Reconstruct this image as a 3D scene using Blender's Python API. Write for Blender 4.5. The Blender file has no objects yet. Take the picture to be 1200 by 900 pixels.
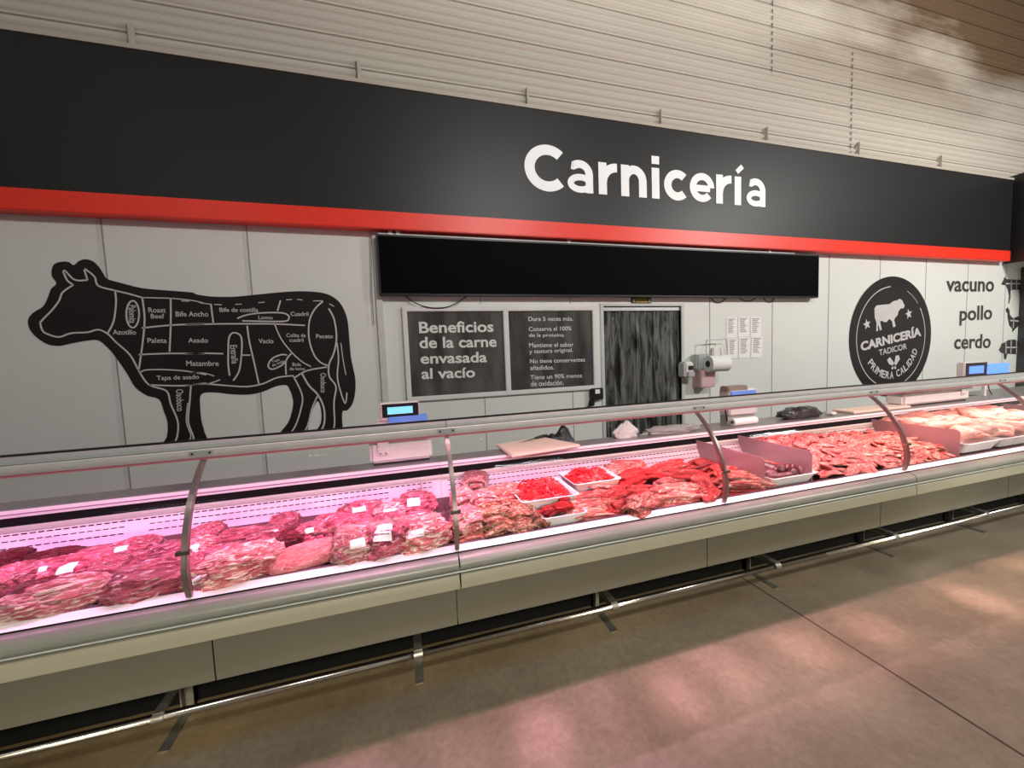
import bpy, bmesh, math, random
from mathutils import Vector, Matrix, noise
from mathutils.bvhtree import BVHTree
from mathutils.geometry import tessellate_polygon

C = bpy.context.scene.collection
rnd = random.Random(7)

# ------------------------------------------------------------------ camera
CAMZ = 1.78
F = 450.0
YAW, PITCH, ROLL = 0.28104694, 0.07063163, -0.03971553
cy, sy, cp, sp, cr, sr = math.cos(YAW), math.sin(YAW), math.cos(PITCH), math.sin(PITCH), math.cos(ROLL), math.sin(ROLL)
FWD = Vector((sy*cp, cy*cp, -sp)); R0 = Vector((cy, -sy, 0)); U0 = R0.cross(FWD)
RT = R0*cr + U0*sr; UP = -R0*sr + U0*cr
CAM = Vector((0, 0, CAMZ))
cd = bpy.data.cameras.new('camera'); co = bpy.data.objects.new('camera', cd); C.objects.link(co)
co.matrix_world = Matrix(((RT.x, UP.x, -FWD.x, 0), (RT.y, UP.y, -FWD.y, 0), (RT.z, UP.z, -FWD.z, CAMZ), (0, 0, 0, 1)))
cd.sensor_width = 36; cd.lens = 36*F/1200; cd.clip_start = 0.02; cd.clip_end = 200
bpy.context.scene.camera = co

def ray(x, y): return FWD + RT*((x-600)/F) - UP*((y-450)/F)
def onY(x, y, Y):
    d = ray(x, y); return CAM + d*(Y/d.y)
def onZ(x, y, Z):
    d = ray(x, y); return CAM + d*((Z-CAMZ)/d.z)
def onX(x, y, X):
    d = ray(x, y); return CAM + d*(X/d.x)
def proj(P):
    v = P-CAM; d = v.dot(FWD); return 600+F*v.dot(RT)/d, 450-F*v.dot(UP)/d

# ------------------------------------------------------------------ materials
MATS = {}
def nt(name):
    m = bpy.data.materials.new(name); m.use_nodes = True; t = m.node_tree
    b = t.nodes['Principled BSDF']; return m, t, b
def lin(c):
    return tuple(((v/255)/12.92 if v/255 <= .04045 else ((v/255+.055)/1.055)**2.4) for v in c)+(1,)
def mat(name, rgb, rough=.5, metal=0, var=0.06, scale=6, bump=0, bscale=60, coat=0, emit=None, estr=1, alpha=1, spec=.5):
    if name in MATS: return MATS[name]
    m, t, b = nt(name); MATS[name] = m
    c = lin(rgb)
    tc = t.nodes.new('ShaderNodeTexCoord'); nz = t.nodes.new('ShaderNodeTexNoise'); nz.inputs['Scale'].default_value = scale
    nz.inputs['Detail'].default_value = 5
    t.links.new(tc.outputs['Object'], nz.inputs['Vector'])
    rp = t.nodes.new('ShaderNodeMix'); rp.data_type = 'RGBA'
    rp.inputs['A'].default_value = tuple(max(0, v*(1-var*2)) for v in c[:3])+(1,)
    rp.inputs['B'].default_value = tuple(min(1, v*(1+var*2)) for v in c[:3])+(1,)
    t.links.new(nz.outputs['Fac'], rp.inputs['Factor']); t.links.new(rp.outputs['Result'], b.inputs['Base Color'])
    b.inputs['Roughness'].default_value = rough; b.inputs['Metallic'].default_value = metal
    b.inputs['Coat Weight'].default_value = coat; b.inputs['Specular IOR Level'].default_value = spec
    if emit: b.inputs['Emission Color'].default_value = lin(emit); b.inputs['Emission Strength'].default_value = estr
    if alpha < 1: b.inputs['Alpha'].default_value = alpha
    if bump:
        n2 = t.nodes.new('ShaderNodeTexNoise'); n2.inputs['Scale'].default_value = bscale; n2.inputs['Detail'].default_value = 4
        t.links.new(tc.outputs['Object'], n2.inputs['Vector'])
        bp = t.nodes.new('ShaderNodeBump'); bp.inputs['Strength'].default_value = bump; bp.inputs['Distance'].default_value = .01
        t.links.new(n2.outputs['Fac'], bp.inputs['Height']); t.links.new(bp.outputs['Normal'], b.inputs['Normal'])
    return m

def meat_mat(name, deep, mid, fat, fat_amt=.5, scale=7, rough=.28, coat=.6, stretch=(1, 2.2, 2.2), bump=.6):
    m, t, b = nt(name); MATS[name] = m; N = t.nodes.new; L = t.links.new
    tc = N('ShaderNodeTexCoord'); oi = N('ShaderNodeObjectInfo')
    mp = N('ShaderNodeMapping'); mp.inputs['Scale'].default_value = stretch
    add = N('ShaderNodeVectorMath'); add.operation = 'ADD'
    mul = N('ShaderNodeMath'); mul.operation = 'MULTIPLY'; mul.inputs[1].default_value = 37
    L(oi.outputs['Random'], mul.inputs[0]); L(tc.outputs['Object'], mp.inputs['Vector']); L(mp.outputs['Vector'], add.inputs[0]); L(mul.outputs[0], add.inputs[1])
    n1 = N('ShaderNodeTexNoise'); n1.inputs['Scale'].default_value = scale*.5; n1.inputs['Detail'].default_value = 4; n1.inputs['Distortion'].default_value = 1.6
    n2 = N('ShaderNodeTexNoise'); n2.inputs['Scale'].default_value = scale; n2.inputs['Detail'].default_value = 4.5; n2.inputs['Distortion'].default_value = 2.0; n2.inputs['Roughness'].default_value = .52
    L(add.outputs[0], n1.inputs['Vector']); L(add.outputs[0], n2.inputs['Vector'])
    r1 = N('ShaderNodeValToRGB'); r1.color_ramp.elements[0].position = .34; r1.color_ramp.elements[1].position = .66
    r1.color_ramp.elements[0].color = lin(deep); r1.color_ramp.elements[1].color = lin(mid)
    L(n1.outputs['Fac'], r1.inputs['Fac'])
    r2 = N('ShaderNodeValToRGB'); lo = .66-.22*fat_amt
    r2.color_ramp.elements[0].position = lo; r2.color_ramp.elements[1].position = lo+.13
    r2.color_ramp.elements[0].color = (0, 0, 0, 1); r2.color_ramp.elements[1].color = (1, 1, 1, 1)
    L(n2.outputs['Fac'], r2.inputs['Fac'])
    mx = N('ShaderNodeMix'); mx.data_type = 'RGBA'; mx.inputs['B'].default_value = lin(fat)
    L(r2.outputs['Color'], mx.inputs['Factor']); L(r1.outputs['Color'], mx.inputs['A'])
    hs = N('ShaderNodeHueSaturation'); mr = N('ShaderNodeMapRange'); mr.inputs['To Min'].default_value = .66; mr.inputs['To Max'].default_value = 1.3
    L(oi.outputs['Random'], mr.inputs['Value']); L(mr.outputs['Result'], hs.inputs['Value']); L(mx.outputs['Result'], hs.inputs['Color'])
    L(hs.outputs['Color'], b.inputs['Base Color'])
    b.inputs['Roughness'].default_value = rough; b.inputs['Coat Weight'].default_value = coat; b.inputs['Coat Roughness'].default_value = .12
    n3 = N('ShaderNodeTexNoise'); n3.inputs['Scale'].default_value = scale*1.6; n3.inputs['Detail'].default_value = 5; n3.inputs['Distortion'].default_value = 1.5
    L(add.outputs[0], n3.inputs['Vector'])
    bp = N('ShaderNodeBump'); bp.inputs['Strength'].default_value = bump; bp.inputs['Distance'].default_value = .03
    L(n3.outputs['Fac'], bp.inputs['Height']); L(bp.outputs['Normal'], b.inputs['Normal']); L(bp.outputs['Normal'], b.inputs['Coat Normal'])
    return m

def glass_mat(name, tint=(1, 1, 1), refl=.9, ior=1.3):
    m, t, b = nt(name); MATS[name] = m; t.nodes.remove(b); N = t.nodes.new
    out = t.nodes['Material Output']; tr = N('ShaderNodeBsdfTransparent'); tr.inputs[0].default_value = (*tint, 1)
    gl = N('ShaderNodeBsdfGlossy'); gl.inputs['Roughness'].default_value = .03; gl.inputs[0].default_value = (refl, refl, refl, 1)
    lw = N('ShaderNodeLayerWeight'); lw.inputs['Blend'].default_value = .5; mx = N('ShaderNodeMixShader')
    pw = N('ShaderNodeMath'); pw.operation = 'POWER'; pw.inputs[1].default_value = 6; t.links.new(lw.outputs['Facing'], pw.inputs[0])
    ma = N('ShaderNodeMath'); ma.operation = 'MULTIPLY_ADD'; ma.inputs[1].default_value = .75; ma.inputs[2].default_value = .004; t.links.new(pw.outputs[0], ma.inputs[0])
    t.links.new(ma.outputs[0], mx.inputs[0]); t.links.new(tr.outputs[0], mx.inputs[1]); t.links.new(gl.outputs[0], mx.inputs[2])
    t.links.new(mx.outputs[0], out.inputs[0]); return m

WHITEWALL = mat('cold_room_panel', (225, 227, 220), .42, var=.03, scale=1.2, bump=.03, bscale=3)
JOINT = mat('panel_joint', (150, 148, 144), .6)
BLACKP = mat('fascia_black', (25, 24, 23), .46, var=.12, scale=3, bump=.02, bscale=40)
RED = mat('fascia_red', (248, 54, 32), .4, var=.05)
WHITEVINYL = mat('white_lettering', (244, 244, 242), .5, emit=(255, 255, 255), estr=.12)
VINYL = mat('black_vinyl', (33, 26, 25), .45, var=.08, spec=.3)
VLINE = mat('vinyl_line', (205, 200, 198), .5)
DARKTXT = mat('dark_lettering', (56, 56, 56), .5)
SCREEN = mat('screen_black', (6, 6, 6), .6, spec=.04)
BLACKPL = mat('black_plastic', (22, 22, 22), .4)
ALU = mat('aluminium', (206, 209, 205), .32, .45, var=.06, scale=20)
ALUM = mat('aluminium_matte', (216, 215, 208), .4, .25, var=.05, scale=10)
STEEL = mat('brushed_steel', (178, 172, 162), .22, 1, var=.08, scale=12)
GALV = mat('galvanised_steel', (128, 124, 116), .42, .8, var=.25, scale=22)
BUMP = mat('grey_bumper', (112, 113, 106), .35, var=.05, scale=8)
LIPM = mat('cream_lip', (128, 124, 108), .45, var=.04)
BASEP = mat('base_panel_grey', (72, 69, 58), .5, var=.06, scale=3, bump=.02)
KICK = mat('kick_black', (4, 4, 4), .8, spec=.1)
CASEW = mat('case_white', (236, 232, 234), .4, var=.02)
WORKT = mat('worktop_steel', (150, 148, 146), .35, .5, var=.08, scale=14)
RUBBER = mat('rubber_black', (10, 9, 10), .6, spec=.2)
SLOT = mat('slot_dark', (34, 18, 30), .8, spec=.1)
GLASS = glass_mat('clear_glass', (.97, .97, .97), .9, 1.32)
ACRYL = None
SCALEW = mat('scale_white', (232, 228, 224), .4, var=.03)
LCD = mat('lcd_cyan', (120, 200, 225), .4, emit=(120, 205, 235), estr=.9)
LCDB = mat('lcd_blue', (90, 140, 235), .4, emit=(90, 150, 250), estr=.8)
BLUEPL = mat('blue_plastic', (110, 150, 225), .4, emit=(90, 130, 225), estr=.25)
TRAYW = mat('tray_white', (240, 236, 236), .35, var=.02)
PAPER = mat('paper_white', (244, 243, 240), .7, var=.02)
INK = mat('print_grey', (150, 150, 150), .7)
LABEL = mat('label_paper', (250, 240, 246), .55, var=.12, scale=9)
BAGB = mat('black_bag', (20, 19, 20), .22, var=.3, scale=12, bump=.8, bscale=18, coat=.4)
BAGW = mat('white_bag', (222, 218, 214), .4, var=.1, bump=.6, bscale=14)
BOARDM = mat('cutting_board', (240, 214, 196), .5, var=.04)
YEL = mat('sign_yellow', (196, 168, 50), .6)

VAC = meat_mat('vacuum_beef', (124, 18, 44), (226, 104, 124), (250, 208, 216), .5, 1.7, bump=1)
VACD = meat_mat('vacuum_beef_dark', (70, 6, 18), (140, 24, 46), (214, 120, 140), .4, 2.6, bump=1)
VACF = meat_mat('vacuum_beef_fatty', (156, 40, 56), (230, 130, 134), (250, 224, 208), .8, 1.5, bump=1)
SAUS = meat_mat('pink_roll', (196, 84, 92), (232, 136, 136), (246, 200, 200), .5, 4)
BEEF = meat_mat('fresh_beef', (150, 10, 20), (226, 66, 62), (248, 190, 176), .42, 1.7, bump=1, rough=.35, coat=.3)
BEEFP = meat_mat('pale_beef', (184, 40, 46), (232, 120, 108), (250, 214, 196), .72, 1.6, bump=1, rough=.35, coat=.3)
BRIGHT = meat_mat('bright_beef', (170, 8, 18), (230, 38, 42), (244, 140, 126), .3, 1.8, bump=1, rough=.35, coat=.3)
BONY = meat_mat('bony_beef', (110, 20, 18), (210, 116, 92), (246, 222, 188), .75, 1.9, bump=1, rough=.4, coat=.25)
MINCE = meat_mat('minced_beef', (190, 16, 26), (228, 50, 54), (240, 120, 112), .4, 9, rough=.4, coat=.2, stretch=(1, 1, 1), bump=.3)
THIN = meat_mat('thin_beef', (200, 44, 54), (238, 112, 108), (252, 204, 188), .75, 1.2, bump=.7, rough=.4, coat=.2)
CHICK = meat_mat('raw_chicken', (206, 128, 116), (236, 182, 166), (250, 222, 208), .5, 1.6, rough=.38, coat=.25, bump=.3)
KIDN = meat_mat('kidney_brown', (62, 22, 26), (106, 46, 48), (160, 96, 96), .3, 5, coat=.5, bump=.2)

def corr_mat():
    m, t, b = nt('corrugated_sheet'); N = t.nodes.new; L = t.links.new
    tc = N('ShaderNodeTexCoord'); sx = N('ShaderNodeSeparateXYZ'); L(tc.outputs['Object'], sx.inputs[0])
    nz = N('ShaderNodeTexNoise'); nz.inputs['Scale'].default_value = .55; nz.inputs['Detail'].default_value = 6
    mp = N('ShaderNodeMapping'); mp.inputs['Scale'].default_value = (.5, 1, 1.6); L(tc.outputs['Object'], mp.inputs[0]); L(mp.outputs[0], nz.inputs['Vector'])
    # patchy brown tint, stronger higher up and towards the far end of the sheeting
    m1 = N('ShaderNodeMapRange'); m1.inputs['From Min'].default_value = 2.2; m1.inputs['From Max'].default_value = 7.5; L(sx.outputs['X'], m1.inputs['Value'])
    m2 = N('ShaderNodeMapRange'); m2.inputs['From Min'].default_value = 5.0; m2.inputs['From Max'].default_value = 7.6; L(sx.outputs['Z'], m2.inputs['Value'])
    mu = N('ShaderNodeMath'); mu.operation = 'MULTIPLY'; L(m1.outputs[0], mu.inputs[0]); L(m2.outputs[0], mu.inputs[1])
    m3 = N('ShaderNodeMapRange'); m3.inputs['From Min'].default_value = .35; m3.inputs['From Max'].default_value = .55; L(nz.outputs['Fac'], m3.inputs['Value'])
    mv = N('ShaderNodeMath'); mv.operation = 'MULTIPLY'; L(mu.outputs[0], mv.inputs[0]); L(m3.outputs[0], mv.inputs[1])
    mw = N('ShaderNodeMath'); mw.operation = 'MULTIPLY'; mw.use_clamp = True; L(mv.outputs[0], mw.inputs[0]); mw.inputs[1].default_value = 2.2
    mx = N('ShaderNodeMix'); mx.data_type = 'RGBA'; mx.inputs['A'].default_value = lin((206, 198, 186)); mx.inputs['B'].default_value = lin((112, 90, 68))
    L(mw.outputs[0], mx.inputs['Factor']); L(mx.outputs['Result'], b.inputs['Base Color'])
    b.inputs['Roughness'].default_value = .6; b.inputs['Specular IOR Level'].default_value = .2
    return m
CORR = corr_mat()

def floor_mat():
    m, t, b = nt('polished_concrete'); N = t.nodes.new; L = t.links.new
    tc = N('ShaderNodeTexCoord')
    n1 = N('ShaderNodeTexNoise'); n1.inputs['Scale'].default_value = 1.1; n1.inputs['Detail'].default_value = 8; n1.inputs['Roughness'].default_value = .65; L(tc.outputs['Object'], n1.inputs['Vector'])
    n2 = N('ShaderNodeTexNoise'); n2.inputs['Scale'].default_value = 26; n2.inputs['Detail'].default_value = 6; n2.inputs['Roughness'].default_value = .7; L(tc.outputs['Object'], n2.inputs['Vector'])
    r1 = N('ShaderNodeValToRGB'); r1.color_ramp.elements[0].position = .3; r1.color_ramp.elements[1].position = .7
    r1.color_ramp.elements[0].color = lin((92, 82, 70)); r1.color_ramp.elements[1].color = lin((126, 115, 101)); L(n1.outputs['Fac'], r1.inputs[0])
    r2 = N('ShaderNodeValToRGB'); r2.color_ramp.elements[0].position = .3; r2.color_ramp.elements[1].position = .65
    r2.color_ramp.elements[0].color = (.62, .6, .58, 1); r2.color_ramp.elements[1].color = (1, 1, 1, 1); L(n2.outputs['Fac'], r2.inputs[0])
    mx = N('ShaderNodeMix'); mx.data_type = 'RGBA'; mx.blend_type = 'MULTIPLY'; mx.inputs['Factor'].default_value = .75
    L(r1.outputs[0], mx.inputs['A']); L(r2.outputs[0], mx.inputs['B'])
    # yellow tint on the floor along the foot of the counter
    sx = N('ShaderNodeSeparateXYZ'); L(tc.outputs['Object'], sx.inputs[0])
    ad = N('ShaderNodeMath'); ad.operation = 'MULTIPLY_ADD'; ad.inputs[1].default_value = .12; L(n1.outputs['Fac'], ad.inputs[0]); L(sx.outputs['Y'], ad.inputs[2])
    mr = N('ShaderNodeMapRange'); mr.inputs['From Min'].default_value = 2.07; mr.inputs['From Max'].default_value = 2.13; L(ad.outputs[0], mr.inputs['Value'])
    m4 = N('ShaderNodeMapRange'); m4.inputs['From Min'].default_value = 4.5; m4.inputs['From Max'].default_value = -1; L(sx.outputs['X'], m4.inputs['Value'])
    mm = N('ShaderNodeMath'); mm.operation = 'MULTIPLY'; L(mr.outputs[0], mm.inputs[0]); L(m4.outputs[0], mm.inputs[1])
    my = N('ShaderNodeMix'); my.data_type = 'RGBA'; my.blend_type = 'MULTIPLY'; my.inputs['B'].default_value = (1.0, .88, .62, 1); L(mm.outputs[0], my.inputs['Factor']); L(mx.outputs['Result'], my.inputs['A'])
    L(my.outputs['Result'], b.inputs['Base Color'])
    r3 = N('ShaderNodeMapRange'); r3.inputs['To Min'].default_value = .24; r3.inputs['To Max'].default_value = .42; L(n1.outputs['Fac'], r3.inputs['Value']); L(r3.outputs[0], b.inputs['Roughness'])
    bp = N('ShaderNodeBump'); bp.inputs['Strength'].default_value = .12; bp.inputs['Distance'].default_value = .01; L(n2.outputs['Fac'], bp.inputs['Height']); L(bp.outputs[0], b.inputs['Normal'])
    return m
FLOORM = floor_mat()

def strip_mat():
    m, t, b = nt('pvc_strip'); N = t.nodes.new; L = t.links.new
    tc = N('ShaderNodeTexCoord'); mp = N('ShaderNodeMapping'); mp.inputs['Scale'].default_value = (9, 9, 1.6); L(tc.outputs['Object'], mp.inputs[0])
    n1 = N('ShaderNodeTexNoise'); n1.inputs['Scale'].default_value = 1.5; n1.inputs['Detail'].default_value = 7; n1.inputs['Distortion'].default_value = .8; L(mp.outputs[0], n1.inputs['Vector'])
    r = N('ShaderNodeValToRGB'); r.color_ramp.elements[0].position = .38; r.color_ramp.elements[1].position = .72
    r.color_ramp.elements[0].color = lin((34, 34, 32)); r.color_ramp.elements[1].color = lin((138, 142, 136)); L(n1.outputs['Fac'], r.inputs[0])
    L(r.outputs[0], b.inputs['Base Color']); b.inputs['Roughness'].default_value = .16; b.inputs['Alpha'].default_value = .86
    n2 = N('ShaderNodeTexNoise'); n2.inputs['Scale'].default_value = 6; L(tc.outputs['Object'], n2.inputs['Vector'])
    bp = N('ShaderNodeBump'); bp.inputs['Strength'].default_value = .5; bp.inputs['Distance'].default_value = .03; L(n2.outputs['Fac'], bp.inputs['Height']); L(bp.outputs[0], b.inputs['Normal'])
    return m
STRIP = strip_mat()
def acryl():
    m, t, b = nt('divider_acrylic'); b.inputs['Base Color'].default_value = lin((178, 142, 150)); b.inputs['Alpha'].default_value = .82; b.inputs['Roughness'].default_value = .25
    return m
ACRYL = acryl()
def clr():
    m, t, b = nt('clear_plastic_wedge'); b.inputs['Base Color'].default_value = lin((200, 140, 165)); b.inputs['Alpha'].default_value = .5; b.inputs['Roughness'].default_value = .2
    return m
CLEARP = clr()
def windowglass():
    m, t, b = nt('smoked_glass'); N = t.nodes.new; L = t.links.new
    tc = N('ShaderNodeTexCoord'); mp = N('ShaderNodeMapping'); mp.inputs['Scale'].default_value = (5, 1, 1.2); L(tc.outputs['Object'], mp.inputs[0])
    n1 = N('ShaderNodeTexNoise'); n1.inputs['Scale'].default_value = 1.3; n1.inputs['Detail'].default_value = 4; L(mp.outputs[0], n1.inputs['Vector'])
    r = N('ShaderNodeValToRGB'); r.color_ramp.elements[0].position = .3; r.color_ramp.elements[1].position = .75
    r.color_ramp.elements[0].color = lin((50, 49, 46)); r.color_ramp.elements[1].color = lin((100, 100, 96)); L(n1.outputs['Fac'], r.inputs[0])
    L(r.outputs[0], b.inputs['Base Color']); b.inputs['Roughness'].default_value = .12; b.inputs['Specular IOR Level'].default_value = .35
    return m
SMOKE = windowglass()

# ------------------------------------------------------------------ mesh helpers
class MB:
    def __init__(s): s.v = []; s.f = []; s.smooth = False
    def add(s, vs, fs):
        n = len(s.v); s.v += [tuple(v) for v in vs]; s.f += [tuple(i+n for i in f) for f in fs]; return s
    def box(s, x0, x1, y0, y1, z0, z1):
        return s.add([(x0, y0, z0), (x1, y0, z0), (x1, y1, z0), (x0, y1, z0), (x0, y0, z1), (x1, y0, z1), (x1, y1, z1), (x0, y1, z1)],
                     [(0, 3, 2, 1), (4, 5, 6, 7), (0, 1, 5, 4), (1, 2, 6, 5), (2, 3, 7, 6), (3, 0, 4, 7)])
    def extrude_x(s, prof, x0, x1, close=True):      # prof: (y,z) polygon
        n = len(prof); vs = [(x0, y, z) for y, z in prof]+[(x1, y, z) for y, z in prof]
        fs = [(i, (i+1) % n, n+(i+1) % n, n+i) for i in range(n if close else n-1)]
        if close: fs += [tuple(range(n))[::-1], tuple(range(n, 2*n))]
        return s.add(vs, fs)
    def poly(s, pts, y, th=0):                      # (x,z) polygon facing -Y
        tri = tessellate_polygon([[Vector((a, b, 0)) for a, b in pts]])
        n = len(pts); vs = [(a, y, b) for a, b in pts]
        fs = [tuple(q) for q in tri]
        if th:
            vs += [(a, y+th, b) for a, b in pts]; fs += [tuple(i+n for i in q) for q in tri]
            fs += [(i, (i+1) % n, n+(i+1) % n, n+i) for i in range(n)]
        return s.add(vs, fs)
    def ribbon(s, pts, w, y):                       # flat stroke in the wall plane
        for i, (a, b) in enumerate(pts):
            p = Vector(pts[max(0, i-1)]); q = Vector(pts[min(len(pts)-1, i+1)]); d = (q-p)
            if d.length < 1e-9: d = Vector((1, 0))
            d.normalize(); n = Vector((-d.y, d.x))*w/2
            s.v.append((a+n.x, y, b+n.y)); s.v.append((a-n.x, y, b-n.y))
            if i: k = len(s.v); s.f.append((k-4, k-3, k-1, k-2))
        return s
    def tube(s, pts, r, n=10, caps=True):
        pts = [Vector(p) for p in pts]; rings = []; base = len(s.v)
        up = None
        for i, p in enumerate(pts):
            d = (pts[min(i+1, len(pts)-1)]-pts[max(i-1, 0)]).normalized()
            if up is None: up = Vector((0, 0, 1)) if abs(d.z) < .9 else Vector((1, 0, 0))
            a = d.cross(up).normalized(); up2 = a.cross(d).normalized(); up = up2
            rr = r[i] if isinstance(r, (list, tuple)) else r
            for k in range(n):
                t = 2*math.pi*k/n; s.v.append(tuple(p+a*math.cos(t)*rr+up2*math.sin(t)*rr))
        for i in range(len(pts)-1):
            for k in range(n):
                a = base+i*n+k; b = base+i*n+(k+1) % n; s.f.append((a, b, b+n, a+n))
        if caps:
            s.f.append(tuple(base+k for k in range(n))[::-1]); s.f.append(tuple(base+(len(pts)-1)*n+k for k in range(n)))
        return s
    def build(s, name, m, parent=None, smooth=False, bevel=0, seg=2):
        me = bpy.data.meshes.new(name); me.from_pydata(s.v, [], s.f); me.update()
        bm = bmesh.new(); bm.from_mesh(me); bmesh.ops.recalc_face_normals(bm, faces=bm.faces)
        if bevel: bmesh.ops.bevel(bm, geom=[e for e in bm.edges if len(e.link_faces) == 2 and e.calc_face_angle(0) > .6], offset=bevel, segments=seg, affect='EDGES', clamp_overlap=True)
        bm.to_mesh(me); bm.free()
        if smooth:
            for p in me.polygons: p.use_smooth = True
        me.materials.append(m)
        o = bpy.data.objects.new(name, me); C.objects.link(o)
        if parent: o.parent = parent
        return o

def smooth_auto(o, ang=.7):
    for p in o.data.polygons: p.use_smooth = True
    o.data.set_sharp_from_angle(angle=ang); return o
def tag(o, label=None, cat=None, group=None, kind=None):
    if label: o['label'] = label
    if cat: o['category'] = cat
    if group: o['group'] = group
    if kind: o['kind'] = kind
    return o
def empty(name, loc=(0, 0, 0), label=None, cat=None, group=None):
    o = bpy.data.objects.new(name, None); o.empty_display_size = .05; C.objects.link(o); o.location = loc
    return tag(o, label, cat, group)
def structure(o): o['kind'] = 'structure'; return o
def local(o, parent):   # geometry given in world coords, parent at location
    o.location = -Vector(parent.location); return o

def catmull(pts, k=5, closed=False):
    n = len(pts); out = []
    rng = range(n) if closed else range(n-1)
    for i in rng:
        if closed: p0, p1, p2, p3 = pts[(i-1) % n], pts[i], pts[(i+1) % n], pts[(i+2) % n]
        else: p0, p1, p2, p3 = pts[max(i-1, 0)], pts[i], pts[i+1], pts[min(i+2, n-1)]
        for j in range(k):
            t = j/k
            out.append(tuple(.5*((2*p1[a])+(-p0[a]+p2[a])*t+(2*p0[a]-5*p1[a]+4*p2[a]-p3[a])*t*t+(-p0[a]+3*p1[a]-3*p2[a]+p3[a])*t**3) for a in range(len(p1))))
    if not closed: out.append(tuple(pts[-1]))
    return out

def text_mesh(s, bold=0.0, res=4):
    cu = bpy.data.curves.new('t', 'FONT'); cu.body = s; cu.size = 1; cu.offset = bold; cu.resolution_u = res
    o = bpy.data.objects.new('t', cu); C.objects.link(o)
    dg = bpy.context.evaluated_depsgraph_get(); me = bpy.data.meshes.new_from_object(o.evaluated_get(dg))
    vs = [tuple(v.co) for v in me.vertices]; fs = [tuple(p.vertices) for p in me.polygons]
    C.objects.unlink(o); bpy.data.objects.remove(o); bpy.data.meshes.remove(me)
    return vs, fs
def text_fit(mb, s, bl, br, tl, Y, bold=.0):
    """write s in the plane y=Y so that its box runs from bl to br along the base and up to tl (all (x,z))"""
    vs, fs = text_mesh(s, bold)
    if not vs: return mb
    x0 = min(v[0] for v in vs); x1 = max(v[0] for v in vs); y0 = min(v[1] for v in vs); y1 = max(v[1] for v in vs)
    bl = Vector(bl); u = Vector(br)-bl; n = Vector((-u.y, u.x)).normalized(); h = (Vector(tl)-bl).dot(n)
    out = []
    for v in vs:
        p = bl+u*((v[0]-x0)/(x1-x0))+n*(h*(v[1]-y0)/(y1-y0)); out.append((p.x, Y, p.y))
    return mb.add(out, fs)
def W(x, y, Y):
    p = onY(x, y, Y); return (p.x, p.z)
def text_px(mb, s, bl, br, tl, Y, bold=0, PY=None):
    PY = PY or Y
    return text_fit(mb, s, W(*bl, PY), W(*br, PY), W(*tl, PY), Y, bold)

# ------------------------------------------------------------------ room shell
WY = 4.1
FY = 3.98
structure(MB().box(-9, 16, -4, 8, -.1, 0).build('floor', FLOORM))
fj = MB().box(2.445, 2.457, -4, 2.36, 0, .0015); structure(fj.build('trim_1', mat('floor_joint', (44, 38, 34), .8)))
# cold room panel wall with a door opening (strip curtain)
DX0, DX1, DZ = .571*WY, .838*WY, CAMZ+.1345*WY
wb = MB()
wb.box(-9, DX0, WY, WY+.1, 0, 3.2); wb.box(DX1, 16, WY, WY+.1, 0, 3.2); wb.box(DX0, DX1, WY, WY+.1, DZ, 3.2)
structure(wb.build('wall_back', WHITEWALL))
ks = [-.566-.2565*3, -.566-.2565*2, -.566-.2565, -.566, -.309, -.045, .2115, .468, .947, 1.203, 1.459, 1.716, 1.972, 2.229, 2.485]
jt = MB()
for k in ks:
    x = k*WY
    z1 = 3.19
    if .1 < k < .5:
        jt.box(x-.004, x+.004, WY-.003, WY, 0, 1.38); jt.box(x-.004, x+.004, WY-.003, WY, 2.36, z1)
    else: jt.box(x-.005, x+.005, WY-.003, WY, 0, z1) if not -3.2 < x < -.2 else jt.box(x-.005, x+.005, WY-.0027, WY, 0, z1)
structure(jt.build('trim_2', JOINT))
jc = MB()
for k in ks[:5]:
    jc.box(k*WY-.035, k*WY-.006, WY-.0025, WY, 0, 3.19)
structure(jc.build('trim_3', mat('joint_cover', (214, 212, 208), .3)))
structure(MB().box(-.19, -.13, WY-.03, WY, 0, 3.1).build('trim_4', mat('corner_trim', (206, 204, 200), .4)))

# corrugated upper wall
prof = []
z = 3.0; per = .275; CY = 4.22
while z < 9.2:
    prof += [(CY, z), (CY, z+.004)]
    for i in range(0, 19):
        prof.append((CY-.030-.016*math.cos(i/18*6*math.pi)*-1*(1 if 0 < i < 18 else .6), z+.008+.255*i/18))
    prof += [(CY, z+.268)]
    z += per
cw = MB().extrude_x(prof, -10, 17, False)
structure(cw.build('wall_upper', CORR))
sl = MB()
for (x, z0, z1) in ((5.0, 5.4, 9), (6.5, 4.4, 6.0)):
    sl.box(x-.006, x+.006, CY-.036, CY-.03, z0, z1)
structure(sl.build('trim_5', mat('sheet_lap', (120, 108, 96), .7)))
structure(MB().box(-9, 16, WY-.02, CY+.1, 3.16, 3.2).build('trim_6', WHITEWALL))
# right side wall
structure(MB().box(10.72, 10.82, -1, WY, 0, 3.2).build('wall_right', WHITEWALL))
structure(MB().box(10.62, 10.72, WY-.12, WY-.005, 0, 3.0).build('trim_7', mat('dark_post', (62, 62, 60), .5)))

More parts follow.
